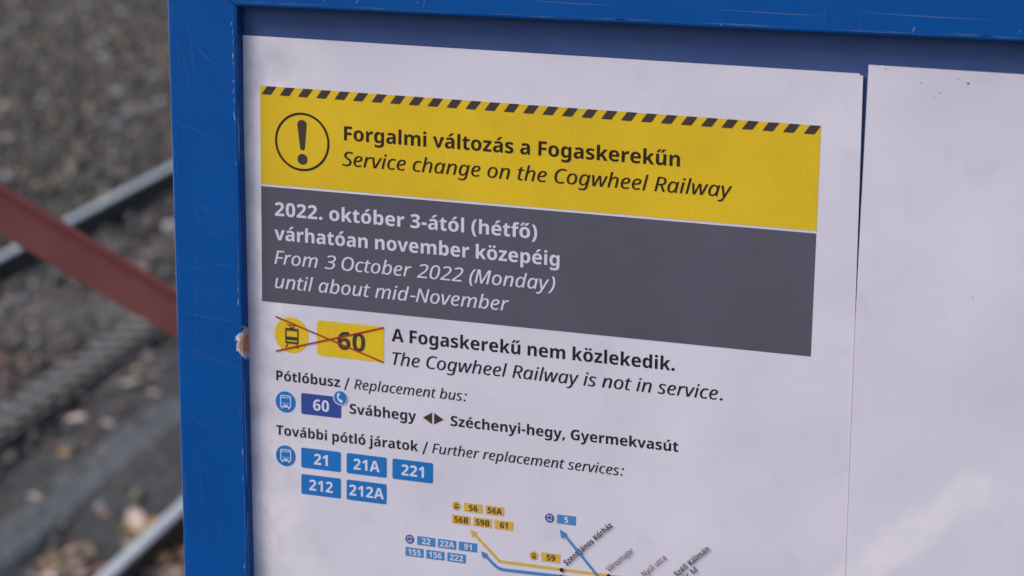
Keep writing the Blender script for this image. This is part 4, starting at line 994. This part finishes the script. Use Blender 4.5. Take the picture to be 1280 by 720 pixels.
bus_symbol(12.2, 154.75, 5.35, BLU)
badge("60", 20.45, 149.2, 41.5, 159.8, DBL, WHB, 7.9, 0.9)
pd = Print(3).disc(41.15, 149.4, 3.85, 36).build("phone_symbol", WHT, notice)
Print(4).disc(41.15, 149.4, 3.35, 36).build("phone_disc", BLU, pd)
q = Print(5).stroke([(40.0, 147.5), (39.75, 148.6), (40.1, 149.9), (40.8, 151.0), (41.8, 151.7)], 0.75)
q.build("phone_pictogram", WHB, pd)
q = Print(6).poly([(39.6, 147.3), (40.6, 146.9), (41.0, 148.2), (40.1, 148.6)]).poly([(40.9, 150.6), (41.5, 150.0), (42.6, 150.9), (42.1, 151.9), (41.3, 151.8)])
q.build("phone_pictogram", WHB, pd)
Print(1).text("Svábhegy", 'b', 45.87, 156.9, 7.05, 80.3).build("notice_text", BLK, notice)
Print(1).poly([(83.7, 154.6), (88.45, 151.66), (88.45, 157.48)]).poly([(89.45, 151.66), (94.4, 154.55), (89.45, 157.48)]).build("direction_arrows", STR, notice)
Print(1).text("Széchenyi-hegy, Gyermekvasút", 'b', 97.9, 157.15, 7.05, 210.1).build("notice_text", BLK, notice)
Print(1).text("További pótló járatok", 'b', 7.1, 171.85, 6.95, 81.4).build("notice_text", BLK, notice)
Print(1).stroke([(83.9, 173.0), (86.15, 166.5)], 0.75).build("slash_mark", BLK, notice)
Print(1).text("Further replacement services:", 'i', 88.6, 171.85, 6.95, 184.3).build("english_text", BLK, notice)
bus_symbol(12.1, 182.2, 5.3, BLU)
for s, u, v in (("21", 20.3, 176.9), ("21A", 44.3, 176.9), ("221", 68.2, 176.9), ("212", 20.3, 190.4), ("212A", 44.3, 190.4)):
    badge(s, u, v, u + 21.0, v + 10.25, BLU, WHB, 7.7, 0.95)

# small route map
def tiny(s, u, v, m_b, m_t):
    badge(s, u, v, u + 9.45, v + 4.5, m_b, m_t, 4.15, 0.2)
for s, u, v in (("56", 105.15, 194.7), ("56A", 116.1, 194.7), ("56B", 99.1, 201.4), ("59B", 110.0, 201.4), ("61", 120.75, 201.4), ("59", 144.65, 214.65)):
    tiny(s, u, v, ORG, STR)
for s, u, v in (("22", 81.25, 214.65), ("22A", 92.0, 214.65), ("91", 102.7, 214.65), ("155", 75.2, 221.0), ("156", 86.0, 221.0), ("222", 96.9, 221.0), ("5", 152.0, 194.75)):
    tiny(s, u, v, LBL, WHB)
for u, v in ((101.3, 196.95), (140.9, 217.0)):
    d_ = Print(1).disc(u, v, 2.25, 28).build("tram_symbol", ORG, notice)
    q = Print(2); tram_icon(q, u, v, 0.27); q.build("tram_pictogram", STR, d_)
for u, v in ((77.4, 216.85), (148.35, 197.1)):
    bus_symbol(u, v, 2.3, DBL)
Print(1).stroke([(109.9, 209.3), (123.7, 222.1), (174, 222.05), (262, 222.05)], 1.45).build("map_line", ORG, notice, "yellow map line")
Print(2).poly([(108.5, 207.9), (112.1, 208.9), (109.5, 211.7)]).build("map_arrow", ORG, notice)
pts = [(115.6, 219.45), (121.9, 224.9), (124.0, 225.75), (126.2, 225.95), (152.4, 225.5), (262, 225.5)]
Print(3).stroke(pts, 1.45).build("map_line", LBL, notice, "blue map line")
Print(4).poly([(114.1, 218.0), (117.6, 219.0), (115.2, 221.7)]).build("map_arrow", LBL, notice)
Print(5).stroke([(154.7, 203.1), (178.0, 228.3)], 1.2).build("map_line", LBL, notice, "slanting blue map line")
Print(6).poly([(153.55, 201.85), (157.3, 203.8), (154.5, 206.3)]).build("map_arrow", LBL, notice)
for u, v in ((154.95, 222.1), (154.8, 225.6), (178.4, 222.0)):
    Print(7).disc(u, v, 1.0, 20).build("stop_dot", BLK, notice)
def slant(s, st_, a, b, em, m_):
    an = math.atan2(b[1] - a[1], b[0] - a[0])
    L = math.hypot(b[0] - a[0], b[1] - a[1])
    lo, hi = text_extent(s, st_)
    Print(7).text(s, st_, a[0], a[1], em, a[0] + L, ang=an).build("stop_name", m_, notice)
slant("Szent János Kórház", 'b', (157.5, 219.7), (179.8, 197.2), 3.9, BLK)
slant("Városmajor", 'r', (178.5, 220.1), (190.4, 208.4), 3.9, GRT)
slant("Nyúl utca", 'r', (196.0, 220.2), (206.4, 209.8), 3.9, PLM)
slant("Széll Kálmán", 'b', (211.7, 218.1), (227.1, 202.7), 3.9, GRT)
slant("tér M", 'r', (214.6, 220.6), (221.6, 213.7), 3.9, GRT) if ('r', 'M') in FONT else None

# ------------------------------------------------------------------ the blank sheet on the right
blank = sheet_root("blank_sheet", NU, NV)
blank.location = block_world(440, NV + 4) + Vector((0, -0.0005, 0))
tag(blank, "white blank sheet with a few dark specks, right of the printed notice", "paper sheet")
mb = MB()
def bl(u, v): return ((u - 440) / 1000, (NV + 4 - v) / 1000)
pts = [bl(290.0, -28.4), bl(588, -28.7), bl(588, 396), bl(292.65, 396), bl(291.0, 207), bl(289.7, 90), bl(289.72, 60)]
f = [(x, -0.0001, z) for x, z in pts]; b = [(x, 0.0002, z) for x, z in pts]; k = len(pts)
mb.add(f + b, [tuple(reversed(range(k))), tuple(range(k, 2 * k))] + [(i, (i + 1) % k, k + (i + 1) % k, k + i) for i in range(k)])
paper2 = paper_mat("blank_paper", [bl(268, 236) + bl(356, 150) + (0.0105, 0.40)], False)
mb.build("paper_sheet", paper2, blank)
mb = MB()
for (u, v, r) in ((333.5, -23.0, 0.50), (313.4, -22.0, 0.32), (297.6, -27.1, 0.3), (329, -24.6, 0.25), (321.5, -18.2, 0.28), (319.4, -16.3, 0.22), (309.2, -24.5, 0.15), (304.5, 158.5, 0.25), (341, 71, 0.3), (300, 95, 0.15)):
    x0, z0 = bl(u, v)
    mb.add([(x0 + r / 1000 * random.uniform(0.6, 1.3) * math.cos(k * math.pi / 5), -0.00018, z0 + r / 1000 * random.uniform(0.7, 1.3) * math.sin(k * math.pi / 5)) for k in range(10)], [tuple(range(10))])
mb.build("specks", ink("speck_dirt", (0.06, 0.05, 0.06), 0.6), blank)
